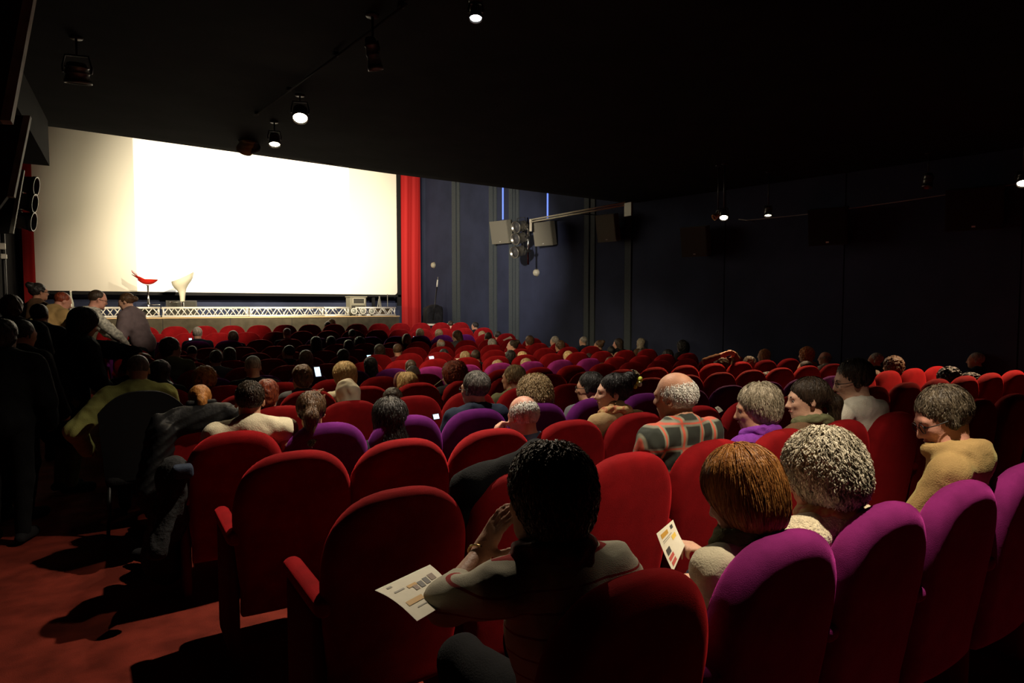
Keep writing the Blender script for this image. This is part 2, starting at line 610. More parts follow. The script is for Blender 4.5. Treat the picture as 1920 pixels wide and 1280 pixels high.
scr = empty('cinema_screen', ((x0 + x1) / 2, YS, zb0), label='large pale cinema screen lit bright white in its middle', cat='screen')
P = rounded(x0, x1, zb0, zb1, zt_, .10, YS)
n = len(P)
V = [(p[0] - scr.location[0], 0, p[2] - zb0) for p in P] + [(p[0] - scr.location[0], .03, p[2] - zb0) for p in P]
o = obj('screen_surface', (V, [list(range(n)), list(range(n, 2 * n))[::-1]] + [[i, (i + 1) % n + 0, (i + 1) % n + n, i + n][::-1] for i in range(n)]), SCREENM, scr, smooth=False)
# projected white frame thrown on the screen: the picture the projector shows
xa, xb = atY(253, 400, YS)[0], atY(655, 400, YS)[0]
PROJ = mat('projected_white_frame', (.85, .84, .78), rough=.9, emit=(1.0, .985, .90), estr=.50)
o = obj('projected_frame', box(((xa + xb) / 2 - scr.location[0], -.006, (5.9 + zb1 + .1) / 2 - zb0), ((xb - xa) / 2, .003, (5.9 - zb1 - .1) / 2 + 0.08)), PROJ, scr, smooth=False)
o['label'] = 'bright white projected frame'
bm_ = .11
fr = [((x0 + x1) / 2, zb1 - .035, (x1 - x0) / 2 + bm_, .035), (x1 + bm_ * .6, 4.0, bm_ * .5, 2.35), (x0 - bm_ * .6, 4.0, bm_ * .5, 2.35)]
for cx, cz, hx, hz in fr:
    obj('screen_border', box((cx - scr.location[0], .02, cz - zb0), (hx, .05, hz)), BLACK, scr, smooth=False)

for sx in (-.42, .42):
    obj('support_post', box(((x1 - x0) * sx, .10, (floorz(18.9) - zb0) / 2 + .2), (.04, .04, (zb0 - floorz(18.9)) / 2 + .2)), BLACK, scr, smooth=False)

# ------------------------------------------------------------------ curtains
CURT = mat('red_stage_curtain', (.42, .005, .005), rough=.8, noise=.06, nscale=1.5, sheen=.15, stretch=(3, 1, .2))


def curtain(xa, xb, y, z0, z1, amp, lam, gather=None):
    us = np.linspace(0, 1, int((xb - xa) / .018)); vs = np.linspace(0, 1, 22)

    def fn(u, v):
        x = xa + (xb - xa) * u
        z = z0 + (z1 - z0) * v
        a = amp * (1.0 - .35 * v)
        ph = 2 * pi * x / lam + .8 * sin(x * 3.1) + .5 * sin(v * 4 + x)
        if gather: x = x + gather(u, v)
        return (x, y + a * sin(ph) + .3 * a * sin(2.3 * ph + 1), z)
    V, Fc = grid(us, vs, fn)
    V2 = V + [0, .012, 0]
    return join((V, Fc), (V2, [f[::-1] for f in Fc]))


YC = 18.55
ca, cb = atY(753, 500, YC)[0], atY(789, 500, YC)[0]
c = empty('stage_curtain', (ca, YC, floorz(18)), label='red pleated curtain beside the screen next to the blue wall', cat='curtain', group='red stage curtains')
zf = floorz(18)
o = obj('cloth', curtain(ca - ca, cb - ca, 0, .03, 6.2 - zf, .018, .30), CURT, c)
o = obj('curtain_rail', tube([(-.1, 0, 6.22 - zf), (cb - ca + .1, 0, 6.22 - zf)], .02), BLACKMETAL, c)
la, lb = XL + .12, atY(62, 450, YC)[0] + .02
c = empty('stage_curtain', (la, YC, zf), label='red curtain between the screen and the black side wall', cat='curtain', group='red stage curtains')
o = obj('cloth', curtain(0, lb - la, 0, .03, 6.2 - zf, .018, .35), CURT, c)
o = obj('curtain_rail', tube([(-.1, 0, 6.22 - zf), (lb - la + .1, 0, 6.22 - zf)], .02), BLACKMETAL, c)

# ------------------------------------------------------------------ stage
YST = 16.4
st_r = atY(749, 594.5, YST)
STZ = float(np.mean([atY(265, 594.5, YST)[2], st_r[2]]))
stg = empty('stage', (2.3, YST, zf), label='low dark stage with a pale wooden front edge below the screen', cat='stage')
xs0, xs1 = XL + .02, st_r[0]
hz = (STZ - zf)
pw = (xs1 - xs0) / 6
for i in range(6):
    cx = xs0 + pw * (i + .5)
    obj('front_panel', box((cx - 2.3, .02, hz / 2 - .02), (pw / 2 - .004, .015, hz / 2 - .015)), STAGEM, stg, smooth=False)
    obj('deck_board', box((cx - 2.3, .97, hz - .02), (pw / 2 - .004, .94, .02)), STAGETOP, stg, smooth=False)
obj('side_panel', box((xs1 - 2.3 - .01, .97, hz / 2 - .02), (.012, .93, hz / 2 - .015)), STAGEM, stg, smooth=False)
EDGEM = mat('pale_wood_edge', (.62, .44, .22), rough=.5)
obj('edge_strip', box(((xs0 + xs1) / 2 - 2.3, .0, hz + .004), ((xs1 - xs0) / 2, .02, .012)), EDGEM, stg, smooth=False)


# ------------------------------------------------------------------ lattice girder on the stage
def bar(a, b, r): return tube([a, b], r, 8)


DIAGMESH = None
YT = 16.62


def truss(xa, xb, label, z0=STZ + .012, h=None):
    global DIAGMESH
    h = h or TH
    t = empty('lattice_girder', (xa, YT, z0), label=label, cat='girder', group='girders lying on the stage edge')
    L = xb - xa; d = .24; r = .022
    for yy in (0, d):
        for zz in (r, h - r):
            obj('chord', bar((0, yy, zz), (L, yy, zz), r), ALU, t)
    n = max(1, round(L / (h * 1.12)))
    s = L / n
    for i in range(n):
        x = i * s
        a, b = ((x, r), (x + s / 2, h - r)), ((x + s / 2, h - r), (x + s, r))
        for (p, q) in (a, b):
            obj('diagonal_brace', bar((p[0], 0, p[1]), (q[0], 0, q[1]), .011), ALU, t)
        for (p, q) in (((x, h - r), (x + s / 2, r)), ((x + s / 2, r), (x + s, h - r))):
            obj('diagonal_brace', bar((p[0], d, p[1]), (q[0], d, q[1]), .011), ALU, t)
    for xx in (.03, L - .03):
        obj('end_frame', join(bar((xx, 0, 0.01), (xx, 0, h - .01), .016), bar((xx, d, 0.01), (xx, d, h - .01), .016),
                              bar((xx, 0, h - r), (xx, d, h - r), .016), bar((xx, 0, r), (xx, d, r), .016)), ALU, t)
    return t


TH = atY(480, 575.5, YT)[2] - atY(480, 594, YT)[2]
for a, b, lb_ in ((130, 240, 'short aluminium lattice girder behind the leaning people'), (243, 301, 'short aluminium girder beside the red stool'),
                  (304, 466, 'aluminium lattice girder behind the white stool'), (468, 607, 'aluminium lattice girder at mid stage'),
                  (609, 655, 'short aluminium girder beside the amplifier'), (672, 742, 'aluminium girder at the curtain end behind ring lights')):
    truss(atY(a, 590, YT)[0], atY(b, 590, YT)[0], lb_)

# ------------------------------------------------------------------ stools
YB = 16.95
REDP = mat('red_gloss_plastic', (.65, .02, .012), rough=.25)
YB = 17.5
b0 = atY(279, 590, YB); X = b0[0]
sz = atY(277, 533, YB)[2] - STZ - .012
s = empty('bar_stool', (X, YB, STZ + .0), label='red bar stool with winged seat on chrome post', cat='stool')
obj('base', lathe([(.0, 0.001), (.20, .001), (.20, .012), (.10, .03), (.03, .05), (.0, .05)]), CHROME, s)
obj('post', lathe([(.028, .04), (.028, .35), (.019, .36), (.019, sz - .02), (.05, sz), (0, sz)]), CHROME, s)
obj('foot_ring', join(ring((.12, 0, .30), .12, .010), bar((0, 0, .30), (.02, 0, .30), .02)), CHROME, s)
# seat: shallow shell with a two-winged low back rising to the left
Wd = lambda px: px * 16.95 / 1.1 / 1200


def shell(fn, us, vs, th=.012):
    V, Fc = grid(us, vs, fn)
    return join((V, Fc), (V + [0, 0, -th], [f[::-1] for f in Fc]))


def seatfn(u, v):
    a = v * 2 * pi; r = u * .215
    return (r * cos(a), r * sin(a) * .95, sz + .02 + .11 * (u ** 2.2))


obj('seat', shell(seatfn, np.linspace(0.02, 1, 9), np.linspace(0, 1, 33)), REDP, s)
for k, (z_, x_, ln) in enumerate(((.13, -.16, .42), (.10, -.06, .30))):
    def wing(u, v, z_=z_, x_=x_, ln=ln):
        ang = radians(100 + 160 * u)
        return (.21 * cos(ang) - .12 * v, .22 * sin(ang), sz + .03 + .09 * k * (1 - abs(u - .5) * 2) + (.13 + .10 * v) * (1 - .35 * abs(u - .5) * 2) )
    obj('back_wing', shell(wing, np.linspace(0, 1, 15), np.linspace(0, 1, 5), .014), REDP, s)

YB = 17.15
b0 = atY(343, 592, YB); X = b0[0]
CREAM = mat('cream_gloss_plastic', (.46, .44, .35), rough=.3)
s = empty('bar_stool', (X, YB, STZ), label='white moulded bar stool with tall scooped seat', cat='stool')
z1 = atY(343, 565, YB)[2] - STZ; z2 = atY(343, 537, YB)[2] - STZ
zr = atY(362, 510, YB)[2] - STZ; zl = atY(322, 528, YB)[2] - STZ
obj('base', lathe([(.0, 0.001), (.20, .001), (.20, .012), (.10, .03), (.03, .05), (.0, .05)]), CHROME, s)
obj('post', lathe([(.028, .04), (.028, z1), (0, z1)]), CHROME, s)
obj('foot_ring', join(ring((-.14, 0, z1 - .02), .13, .010), bar((0, 0, z1 - .02), (-.02, 0, z1 - .02), .035)), CHROME, s)
prof = [(.0, .050), (.25, .062), (.45, .085), (.58, .13), (.70, .185), (.82, .225), (1.0, .250)]


def scoop(u, v, inn=0):
    a = v * 2 * pi
    t = u
    rr = np.interp(t, [p[0] for p in prof], [p[1] for p in prof]) - inn
    side = .5 + .5 * cos(a)      # 1 at +x
    topz = zl + (zr - zl) * side ** 1.2
    z = z1 + (topz - z1) * t
    sx = 1.0 + .0 * side
    return (rr * cos(a) * sx + .02 * t, rr * sin(a), z + inn * .6)


g1 = grid(np.linspace(0, 1, 22), np.linspace(0, 1, 41), scoop)
g2 = grid(np.linspace(.55, 1, 12), np.linspace(0, 1, 41), lambda u, v: scoop(u, v, .014))
obj('seat_shell', join(g1, (g2[0], [f[::-1] for f in g2[1]])), CREAM, s)

# ------------------------------------------------------------------ equipment on the stage
GREYBOX = mat('grey_cabinet', (.16, .15, .11), rough=.7)
GRILLE = mat('dark_grille', (.03, .028, .022), rough=.8, bump=.8, nscale=200)
DK = mat('dark_case', (.035, .033, .03), rough=.7)
a = atY(668, 593, 17.3)
zt = atY(668, 555.5, 17.3)[2] - STZ
wd = (atY(683, 570, 17.3)[0] - atY(653, 570, 17.3)[0])
amp = empty('amplifier', (a[0], 17.3, STZ), label='grey amplifier cabinet with framed dark panel behind ring lights', cat='amplifier')
obj('cabinet', box((0, 0, zt / 2), (wd / 2, .2, zt / 2), bev=.015), GREYBOX, amp, smooth=False)
obj('lip', box((0, -.01, zt - .01), (wd / 2 + .02, .215, .015), bev=.004), GREYBOX, amp, smooth=False)
obj('display_panel', box((.01, -.205, zt * .76), (wd * .33, .006, zt * .13)), GRILLE, amp, smooth=False)
for dx, dz, hx, hz_ in ((0, zt * .90, wd * .36, .008), (0, zt * .62, wd * .36, .008), (wd * .35, zt * .76, .008, zt * .15), (-wd * .35, zt * .76, .008, zt * .15)):
    obj('panel_frame', box((.01 + dx, -.212, dz), (hx, .006, hz_)), mat('pale_frame', (.4, .38, .3)), amp, smooth=False)
obj('lower_grille', box((0, -.205, zt * .30), (wd * .42, .006, zt * .24)), GRILLE, amp, smooth=False)
for i, (px_, wh) in enumerate(((664, 'leftmost'), (681, 'middle'), (697.5, 'rightmost'))):
    p = atY(px_, 583, 16.45)
    R = look((0, -1, .05))
    l = empty('ring_light', (p[0], 16.50, STZ + .012), label=f'{wh} of three small round stage lights with white rings', cat='light', group='ring lights on the stage edge')
    zc = p[2] - STZ - .012
    obj('housing', lathe([(0, 0), (.055, 0.0), (.075, .04), (.08, .14), (.0, .14)], 20, c=(0, .10, zc), R=look((0, -1, 0.05))), DARKPLASTIC, l)
    obj('lens_ring', ring((0, -.045, zc), .072, .011, 24, R), WHITE, l)
    obj('lens', lathe([(0, 0), (.062, 0), (.055, .012), (0, .02)], 20, c=(0, -.04, zc), R=look((0, -1, .05))), mat('grey_lens', (.3, .31, .27), rough=.2), l)
    obj('foot', box((0, .03, .006), (.06, .05, .006)), DARKPLASTIC, l, smooth=False)
# wedge monitors
def wedge(px0, px1, py0, Y, label):
    a, b = atY(px0, 585, Y), atY(px1, 585, Y); h = atY((px0 + px1) / 2, py0, Y)[2] - STZ
    m = empty('monitor_speaker', ((a[0] + b[0]) / 2, Y, STZ), label=label, cat='speaker')
    L = (b[0] - a[0]) / 2
    V = [(-L, -.14, 0), (-L, .2, 0), (-L, .2, h), (-L, 0.05, h), (L, -.14, 0), (L, .2, 0), (L, .2, h), (L, .05, h)]
    obj('cabinet', (V, [[0, 1, 2, 3][::-1], [4, 5, 6, 7], [0, 4, 5, 1][::-1], [1, 5, 6, 2][::-1], [2, 6, 7, 3][::-1], [3, 7, 4, 0][::-1]]), DK, m, smooth=False)
    V = [(-L * .9, -.135, .015), (L * .9, -.135, .015), (L * .9, .035, h * .93), (-L * .9, .035, h * .93)]
    d = np.array([0, -.012, .004])
    obj('grille', (np.vstack([V, np.array(V) + d]), [[4, 5, 6, 7], [0, 1, 5, 4], [1, 2, 6, 5], [2, 3, 7, 6], [3, 0, 4, 7]]), GRILLE, m, smooth=False)
    return m


wedge(312, 370, 563, 17.9, 'dark floor monitor speaker behind the white stool')
wedge(262, 292, 577, 17.05, 'small dark stage box under the red stool')
# folded tripod / cone at right end, small case, thin stand
p = atY(712, 593, 17.4); hh = atY(710, 555, 17.4)[2] - STZ
t = empty('folded_tripod', (p[0], 17.4, STZ), label='folded grey tripod standing at the curtain end of the stage', cat='tripod')
GR = mat('worn_grey_metal', (.22, .21, .18), rough=.5, metal=.4)
for k in range(3):
    an = 2 * pi * k / 3 + .4
    obj('leg', tube([(.10 * cos(an), .10 * sin(an), 0.01), (.02 * cos(an), .02 * sin(an), hh * .85)], .014, 6), GR, t)
obj('column', tube([(0, 0, hh * .35), (0, 0, hh)], .022, 8), GR, t)
p = atY(720, 593, 16.75)
t = empty('equipment_case', (p[0], 16.75 + .17, STZ + .25), label='flat dark equipment case resting on the girder near the curtain', cat='case')
t.location = (p[0], 17.05, STZ)
obj('body', box((0, 0, .10), (.28, .14, .09), bev=.01), mat('brown_case', (.09, .06, .035), rough=.6), t, smooth=False)
obj('lid', box((0, 0, .205), (.285, .145, .014), bev=.004), DK, t, smooth=False)
obj('handle', tube([(-.05, -.15, .13), (-.05, -.17, .13), (.05, -.17, .13), (.05, -.15, .13)], .006, 6), CHROME, t)
p = atY(741, 593, 17.0)
t = empty('microphone_stand', (p[0], 17.6, STZ), label='thin black stand at the end of the stage beside the curtain', cat='stand')
obj('pole', tube([(0, 0, .02), (0, 0, .62)], .010, 6), GR, t)
obj('base', lathe([(0, 0), (.10, 0), (.10, .02), (0, .025)], 16), BLACKMETAL, t)
# water bottle-like bottle behind beige jacket
p = atY(133, 560, 17.0)
t = empty('bottle', (p[0], 17.0, STZ + .0), label='tall pale bottle on the stage behind the leaning people', cat='bottle')
hb = atY(133, 544, 17.0)[2] - STZ
obj('body', lathe([(0, 0), (.045, 0), (.05, .02), (.05, hb * .55), (.02, hb * .75), (.018, hb * .95), (0, hb * .95)], 14), mat('pale_glass', (.5, .52, .42), rough=.2), t)
obj('cap', lathe([(0, hb * .93), (.022, hb * .93), (.022, hb), (0, hb)], 12), WHITE, t)

# ------------------------------------------------------------------ things along the blue wall
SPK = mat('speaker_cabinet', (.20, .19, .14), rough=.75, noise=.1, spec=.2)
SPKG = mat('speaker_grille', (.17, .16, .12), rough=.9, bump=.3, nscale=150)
BADGE = mat('silver_badge', (.6, .6, .55), rough=.3, metal=.6)


def wall_speaker(px_, yt, yb, w_px, label, off=.35, ms=None):
    SPK_, SPKG_ = ms or (SPK, SPKG)
    c = atwall(px_, (yt + yb) / 2, off)
    Zc = (CR.T @ (c - CP))[2] * -1
    h = (yb - yt) * Zc / 1200 * .94; w_ = w_px * Zc / 1200 * 1.12
    s = empty('wall_speaker', c, label=label, cat='speaker', group='loudspeakers on the blue wall')
    # faces into the hall and slightly down
    d = np.array([-.93, -.33, -.20]); R = look(-d)       # local z points away from hall, x sideways
    dp = .30
    V = []
    for z, sx, y0, y1 in ((0, w_ / 2, -h / 2, h / 2), (.55 * dp, w_ / 2, -h / 2, h / 2), (dp, w_ * .30, -h / 2 + .02, h / 2 - .05)):
        V += [(-sx, y0, z), (sx, y0, z), (sx, y1, z), (-sx, y1, z)]
    Fc = [[0, 3, 2, 1], [8, 9, 10, 11]]
    for b_ in (0, 4):
        for i in range(4):
            j = (i + 1) % 4
            Fc.append([b_ + i, b_ + j, b_ + 4 + j, b_ + 4 + i])
    obj('cabinet', (np.array(V) @ R.T, Fc), SPK_, s, smooth=False)
    obj('grille', box(R @ np.array([0, 0, -.006]), (w_ / 2 - .012, h / 2 - .012, .006), R), SPKG_, s, smooth=False)
    obj('badge', box(R @ np.array([0, -h / 2 + .05, -.014]), (.02, .010, .003), R), BADGE, s, smooth=False)
    e = np.array([wallX(c[1]) - c[0] - .01, 0, .0])
    obj('bracket', tube([R @ np.array([0, 0, dp * .9]), e], .018, 8), BLACKMETAL, s)
    return s


wall_speaker(936, 413, 458, 38, 'wall loudspeaker nearest the screen, its shadow on the wall')
wall_speaker(1017, 414, 462, 38, 'wall loudspeaker just right of the clustered stage lamps')
wall_speaker(1136, 401, 455, 37, 'wall loudspeaker under the end of the pale rail')
SPK_SHADED = (mat('shaded_cabinet', (.03, .029, .024), rough=.8, spec=.15), mat('shaded_grille', (.022, .021, .018), rough=.9, spec=.1))  # darkened copies of the speaker colours, shade of the rear wall put in
wall_speaker(1301, 424, 483, 46, 'dim wall loudspeaker below the small pair of ceiling lamps', ms=(mat('half_shaded_cabinet', (.08, .076, .06), rough=.8), mat('half_shaded_grille', (.06, .057, .045), rough=.9)))  # fourth speaker: same cabinet type, half shade put into its colours
wall_speaker(1551, 389, 462, 60, 'almost unseen dark wall loudspeaker, second from the rear', ms=SPK_SHADED)
wall_speaker(1826, 350, 434, 80, 'almost unseen dark wall loudspeaker, farthest from the screen', ms=SPK_SHADED)

# clustered stage lamps
LB = mat('lamp_brushed', (.20, .19, .16), rough=.3, metal=.8)


def par_can(name, p, d, r, L, label, cat='lamp', group=None, m=LB, lit=None, yoke=True):
    t = empty(name, p, label=label, cat=cat, group=group)
    R = look(d)
    pr = [(0, 0), (r * .55, 0), (r * .75, L * .06), (r * .8, L * .2), (r * .95, L * .22), (r * .95, L * .28), (r * .85, L * .3), (r * .95, L * .5), (r * .95, L * .56), (r * .88, L * .58), (r, L * .8), (r, L * .86), (r * 1.08, L * .87), (r * 1.08, L), (r * .98, L), (r * .9, L * .86), (0, L * .84)]
    obj('housing', lathe([(a, z - L / 2) for a, z in pr], 20, R=R), m, t)
    obj('lens', lathe([(0, L * .36), (r * .92, L * .355), (r * .92, L * .37), (0, L * .39)], 16, R=R), lit or mat('dark_lens', (.05, .05, .05), rough=.1), t)
    if yoke:
        x = R[:, 0]
        obj('yoke', tube([x * r * 1.1, x * r * 1.15 + [0, 0, r * .5], x * r * .9 + [0, 0, r * 1.5], -x * r * .9 + [0, 0, r * 1.5], -x * r * 1.15 + [0, 0, r * .5], -x * r * 1.1], .008, 6), BLACKMETAL, t)
    return t


pp = []
for i, (x_, y_) in enumerate(((977, 424), (976, 446), (974, 471))):
    p = atwall(x_, y_, .75); pp.append(p)
    par_can('stage_lamp', p, (-.95, -.25, -.22), .13, .38, ('uppermost', 'middle', 'lowest')[i] + ' of three stacked stage lamps by the wall speakers', group='stage lamps on the wall pole')
pa, pb = atwall(990, 412, .62), atwall(991, 496, .62)
t = empty('lamp_pole', pb, label='thin silver pole holding three stacked stage lamps', cat='pole')
obj('tube', tube([(0, 0, 0), pa - pb + [0, 0, .05]], .024, 10), CHROME, t)
obj('wall_arm', tube([pa - pb, pa - pb + [.55, 0, 0]], .02, 8), BLACKMETAL, t)
for p in pp:
    obj('clamp', box((p - pb) * [0, 0, 1] + [0, 0, 0], (.035, .035, .03)), BLACKMETAL, t, smooth=False)
    obj('arm', tube([[0, 0, (p - pb)[2]], (p - pb) + [0.02, 0, 0]], .012, 6), BLACKMETAL, t)

# pale rail reaching back from the pole to the ceiling edge
ra = atwall(995, 414, .62); rb = atwall(1172, 382, .62)
RAIL = mat('pale_rail', (.72, .66, .5), rough=.4)
t = empty('lighting_rail', ra, label='pale metal rail running from stage lamps up to the ceiling edge', cat='rail')
v = rb - ra
obj('upper_bar', tube([(0, 0, .025), v + [0, 0, .025]], .018, 8), RAIL, t)
obj('lower_bar', tube([(0, 0, -.025), v + [0, 0, -.025]], .018, 8), RAIL, t)
obj('end_bracket', box((0, 0, -.10), (.02, .02, .14)), RAIL, t, smooth=False)
obj('end_bracket', box(v + [0, -.1, -.12], (.02, .10, .13)), GR, t, smooth=False)
obj('wall_arm', tube([v * .5, v * .5 + [.55, 0, 0]], .012, 6), BLACKMETAL, t)

# three stage lamps on the other side
for i, (x_, y_) in enumerate(((41, 345), (38, 377), (36, 412))):
    p = atY(x_, y_, 13.0)
    par_can('side_lamp', p, (.9, -.15, -.12), .145, .40, ('uppermost', 'middle', 'lowest')[i] + ' of three stage lamps before the red curtain by the black wall', group='stage lamps on the side pole', m=LAMPMETAL)
pa, pb = atY(14, 330, 13.05), atY(12, 600, 13.05)
t = empty('lamp_pole', (pb[0], 13.05, floorz(13)), label='black upright pole carrying the lamps beside the curtain', cat='pole')
z_ = atY(12, 330, 13.05)[2] - floorz(13)
obj('tube', tube([(0, 0, 0), (0, 0, z_)], .03, 8), BLACKMETAL, t)
for (x_, y_) in ((41, 345), (38, 377), (36, 412)):
    p = atY(x_, y_, 13.0) - np.array(t.location)
    obj('arm', tube([(0, 0, p[2]), p - [.02, 0, 0]], .014, 6), BLACKMETAL, t)
obj('base', lathe([(0, 0), (.25, 0), (.25, .02), (0, .04)], 20), BLACKMETAL, t)
# tall dark hanging boards with paler edges by the bulkhead
EDG = mat('worn_grey_edge', (.24, .24, .20), rough=.7, noise=.3, nscale=6)


def leaning(pts, Y, label, depth=.10):
    P = [atY(x, y, Y) for x, y in pts]
    c = P[0]
    t = empty('hanging_board', c, label=label, cat='board', group='boards hanging by the side wall')
    A = [p - c for p in P]
    Bk = [p - c + [0, depth, 0] for p in P]
    n = len(A)
    obj('board', (A + Bk, [list(range(n)), list(range(2 * n - 1, n - 1, -1))] + [[i, i + n, (i + 1) % n + n, (i + 1) % n] for i in range(n)]), BLACK, t, smooth=False)
    # paler edge along first side
    d = np.array([.05, -.02, 0])
    a, b = A[0], A[1]
    V = [a, b, b + d, a + d, a + [0, depth, 0], b + [0, depth, 0], b + d + [0, depth, 0], a + d + [0, depth, 0]]
    obj('edge_strip', (V, [[0, 1, 2, 3], [4, 7, 6, 5], [0, 4, 5, 1], [1, 5, 6, 2], [2, 6, 7, 3], [3, 7, 4, 0]]), EDG, t, smooth=False)


leaning([(48, -30), (0, 225), (-60, 225), (-60, -30)], 4.6, 'upper dark hanging board with a worn grey edge')
leaning([(44, 216), (13, 368), (-40, 440), (-60, 216)], 7.0, 'lower dark hanging board, grey edged, above the side lamps')
leaning([(38, 318), (17, 437), (-45, 437), (-45, 318)], 12.2, 'black hanging board just behind the side lamps')
for (x_, y_, s_, lb_) in ((4, 462, .05, 'small white box fixed low on the black pole'), (8, 481, .04, 'small pale lamp clipped under the white box')):
    p = atY(x_, y_, 13.0)
    t = empty('wall_box', p, label=lb_, cat='box')
    obj('housing', box((0, -.05, 0), (s_, .03, s_), bev=.01), WHITE, t, smooth=False)
    obj('mount', box((0, 0, 0), (.02, .05, .02)), BLACKMETAL, t, smooth=False)

# round wall fittings
for (x_, y_, lb_) in ((814, 497, 'small round wall fitting beside the red curtain'), (1007, 511, 'small round wall fitting below the second speaker')):
    p = atwall(x_, y_, 0)
    t = empty('wall_fitting', p, label=lb_, cat='fitting', group='round fittings on the blue wall')
    obj('dome', lathe([(.085, 0), (.09, .03), (.075, .07), (.04, .095), (0, .10)], 20, R=look((-1, -.12, 0))), mat('cream_fitting', (.42, .40, .30), rough=.5), t)
    obj('mounting_plate', lathe([(0, -.005), (.10, -.005), (.10, .012), (0, .012)], 20, R=look((-1, -.12, 0))), GR, t)

# leaning pole and black covered cart in the corner by the curtain
q0, q1 = atY(812, 600, 17.2), atY(821, 522, 17.2)
t = empty('leaning_pole', (q0[0], 17.2, q0[2]), label='black pole with white tip leaning by the blue wall', cat='pole')
v = q1 - q0
obj('shaft', tube([(0, 0, 0), v * .8], .016, 8), BLACKMETAL, t)
obj('white_sleeve', tube([v * .8, v * .97], .022, 8), WHITE, t)
obj('tip', tube([v * .97, v * 1.04], .012, 8), GR, t)
cc = atY(812, 606, 17.4)
t = empty('covered_cart', (cc[0], 17.4, floorz(17)), label='tall black cloth-covered cart in the corner by the curtain', cat='cart')
hc = atY(812, 575, 17.4)[2] - floorz(17)
P_, F_ = polygonise([B((0, 0, hc * .5), (.26, .2, hc * .5), .08), E((.05, 0, hc * .97), (.2, .16, .10), k=.1)], .05, lambda x, y, z: .02 * nz(x, y, z, 14))
obj('cover', (P_, F_), COAT, t)
cc = atY(818, 607, 16.2)
t = empty('white_table', (cc[0] + .05, 16.2, floorz(15.8)), label='small table under white papers beyond the front row by the curtain', cat='table')
ht = atY(818, 607, 16.2)[2] - floorz(15.8)
obj('tabletop', box((0, 0, ht - .02), (.42, .25, .015)), WHITE, t, smooth=False)
for sx in (-1, 1):
    for sy in (-1, 1):
        obj('leg', box((sx * .38, sy * .21, ht / 2 - .02), (.015, .015, ht / 2 - .02)), BLACKMETAL, t, smooth=False)
for i, (dx, dy, a) in enumerate(((-.2, 0, .2), (.12, .05, -.3), (.28, -.05, .5))):
    o = obj('paper_sheet', box((0, 0, 0), (.105, .148, .004)), PAPER, None, smooth=False)
    o.location = (t.location[0] + dx, 16.2 + dy, floorz(15.8) + ht + .0); o.rotation_euler = (0, 0, a)
    setp(o, ('loose white paper at the curtain end of the small table', 'loose white paper in the middle of the small table', 'loose white paper at the wall end of the small table')[i], 'paper', 'papers on the small table')

# ------------------------------------------------------------------ ceiling spotlights
LIT = mat('lit_lens', (1, 1, 1), emit=(1, .86, .62), estr=40)
LITW = mat('lit_lens_white', (1, 1, 1), emit=(.9, .95, 1), estr=40)


def ceil_lamp(name, p, d, r, L, label, lit, zc, m=LAMPMETAL, group='ceiling spotlights over the seats'):
    t = par_can(name, p - np.array(d) / np.linalg.norm(d) * L * .5, d, r, L, label, group=group, m=m, lit=lit)
    z0 = r * 1.5
    zt = zc - t.location[2]
    obj('stem', tube([(0, 0, z0), (0, 0, zt)], .010, 6), BLACKMETAL, t)
    obj('ceiling_plate', lathe([(0, zt - .015), (.045, zt - .015), (.05, zt), (0, zt)], 12), BLACKMETAL, t)
    return t


def cz(p): return CEIL + (edge_z(p[0]) - CEIL) * max(0, (p[1] - 3) / 7.0)


toward = lambda p, k=.5: (np.array([0, 0, -1.0]) + k * (CP - p) / np.linalg.norm(CP - p))
ceil_lamp('ceiling_spotlight', LAMP_A, toward(LAMP_A, .35), .042, .10, 'bright white ceiling spotlight above the middle seats', LITW, cz(LAMP_A))
ceil_lamp('ceiling_spotlight', LAMP_B, toward(LAMP_B, .8), .075, .16, 'glowing warm ceiling spotlight before the screen, larger of two', LIT, cz(LAMP_B))
ceil_lamp('ceiling_spotlight', LAMP_C, toward(LAMP_C, .4), .065, .15, 'small lit ceiling spotlight next to the dark stage projectors', LIT, cz(LAMP_C))
ceil_lamp('ceiling_spotlight', LAMP_D, toward(LAMP_D, .8), .06, .14, 'glowing warm spotlight above the dim fourth wall speaker', LIT, cz(LAMP_D))
pD = atwall(1338, 408, 2.0)
ceil_lamp('ceiling_spotlight', pD, (-.8, .3, -.5), .045, .16, 'small unlit gold spotlight beside the warm lit one', None, cz(pD), m=mat('gold_lamp', (.55, .45, .22), rough=.4, metal=.3))
ceil_lamp('ceiling_spotlight', LAMP_F, toward(LAMP_F, .3), .055, .16, 'narrow downward spotlight on the wall cable, lit rim', LIT, cz(LAMP_F))
pG = atwall(1738, 352, .6)
ceil_lamp('ceiling_spotlight', pG, (-.2, 0, -1), .06, .20, 'unlit dark spotlight on the wall cable', None, cz(pG))
ceil_lamp('ceiling_spotlight', LAMP_E, toward(LAMP_E, .8), .06, .15, 'bright warm spotlight at the rear end of the wall cable', LIT, cz(LAMP_E))
pH = atZ(705, 132, CEIL - .32)
ceil_lamp('ceiling_spotlight', pH, (.25, .15, -.95), .05, .22, 'unlit grey spotlight hanging from the dark ceiling', None, cz(pH))
pI = atZ(147, 157, CEIL - .22)
ceil_lamp('ceiling_spotlight', pI, (.05, .2, -1), .09, .16, 'large unlit spotlight above the standing people', None, cz(pI))
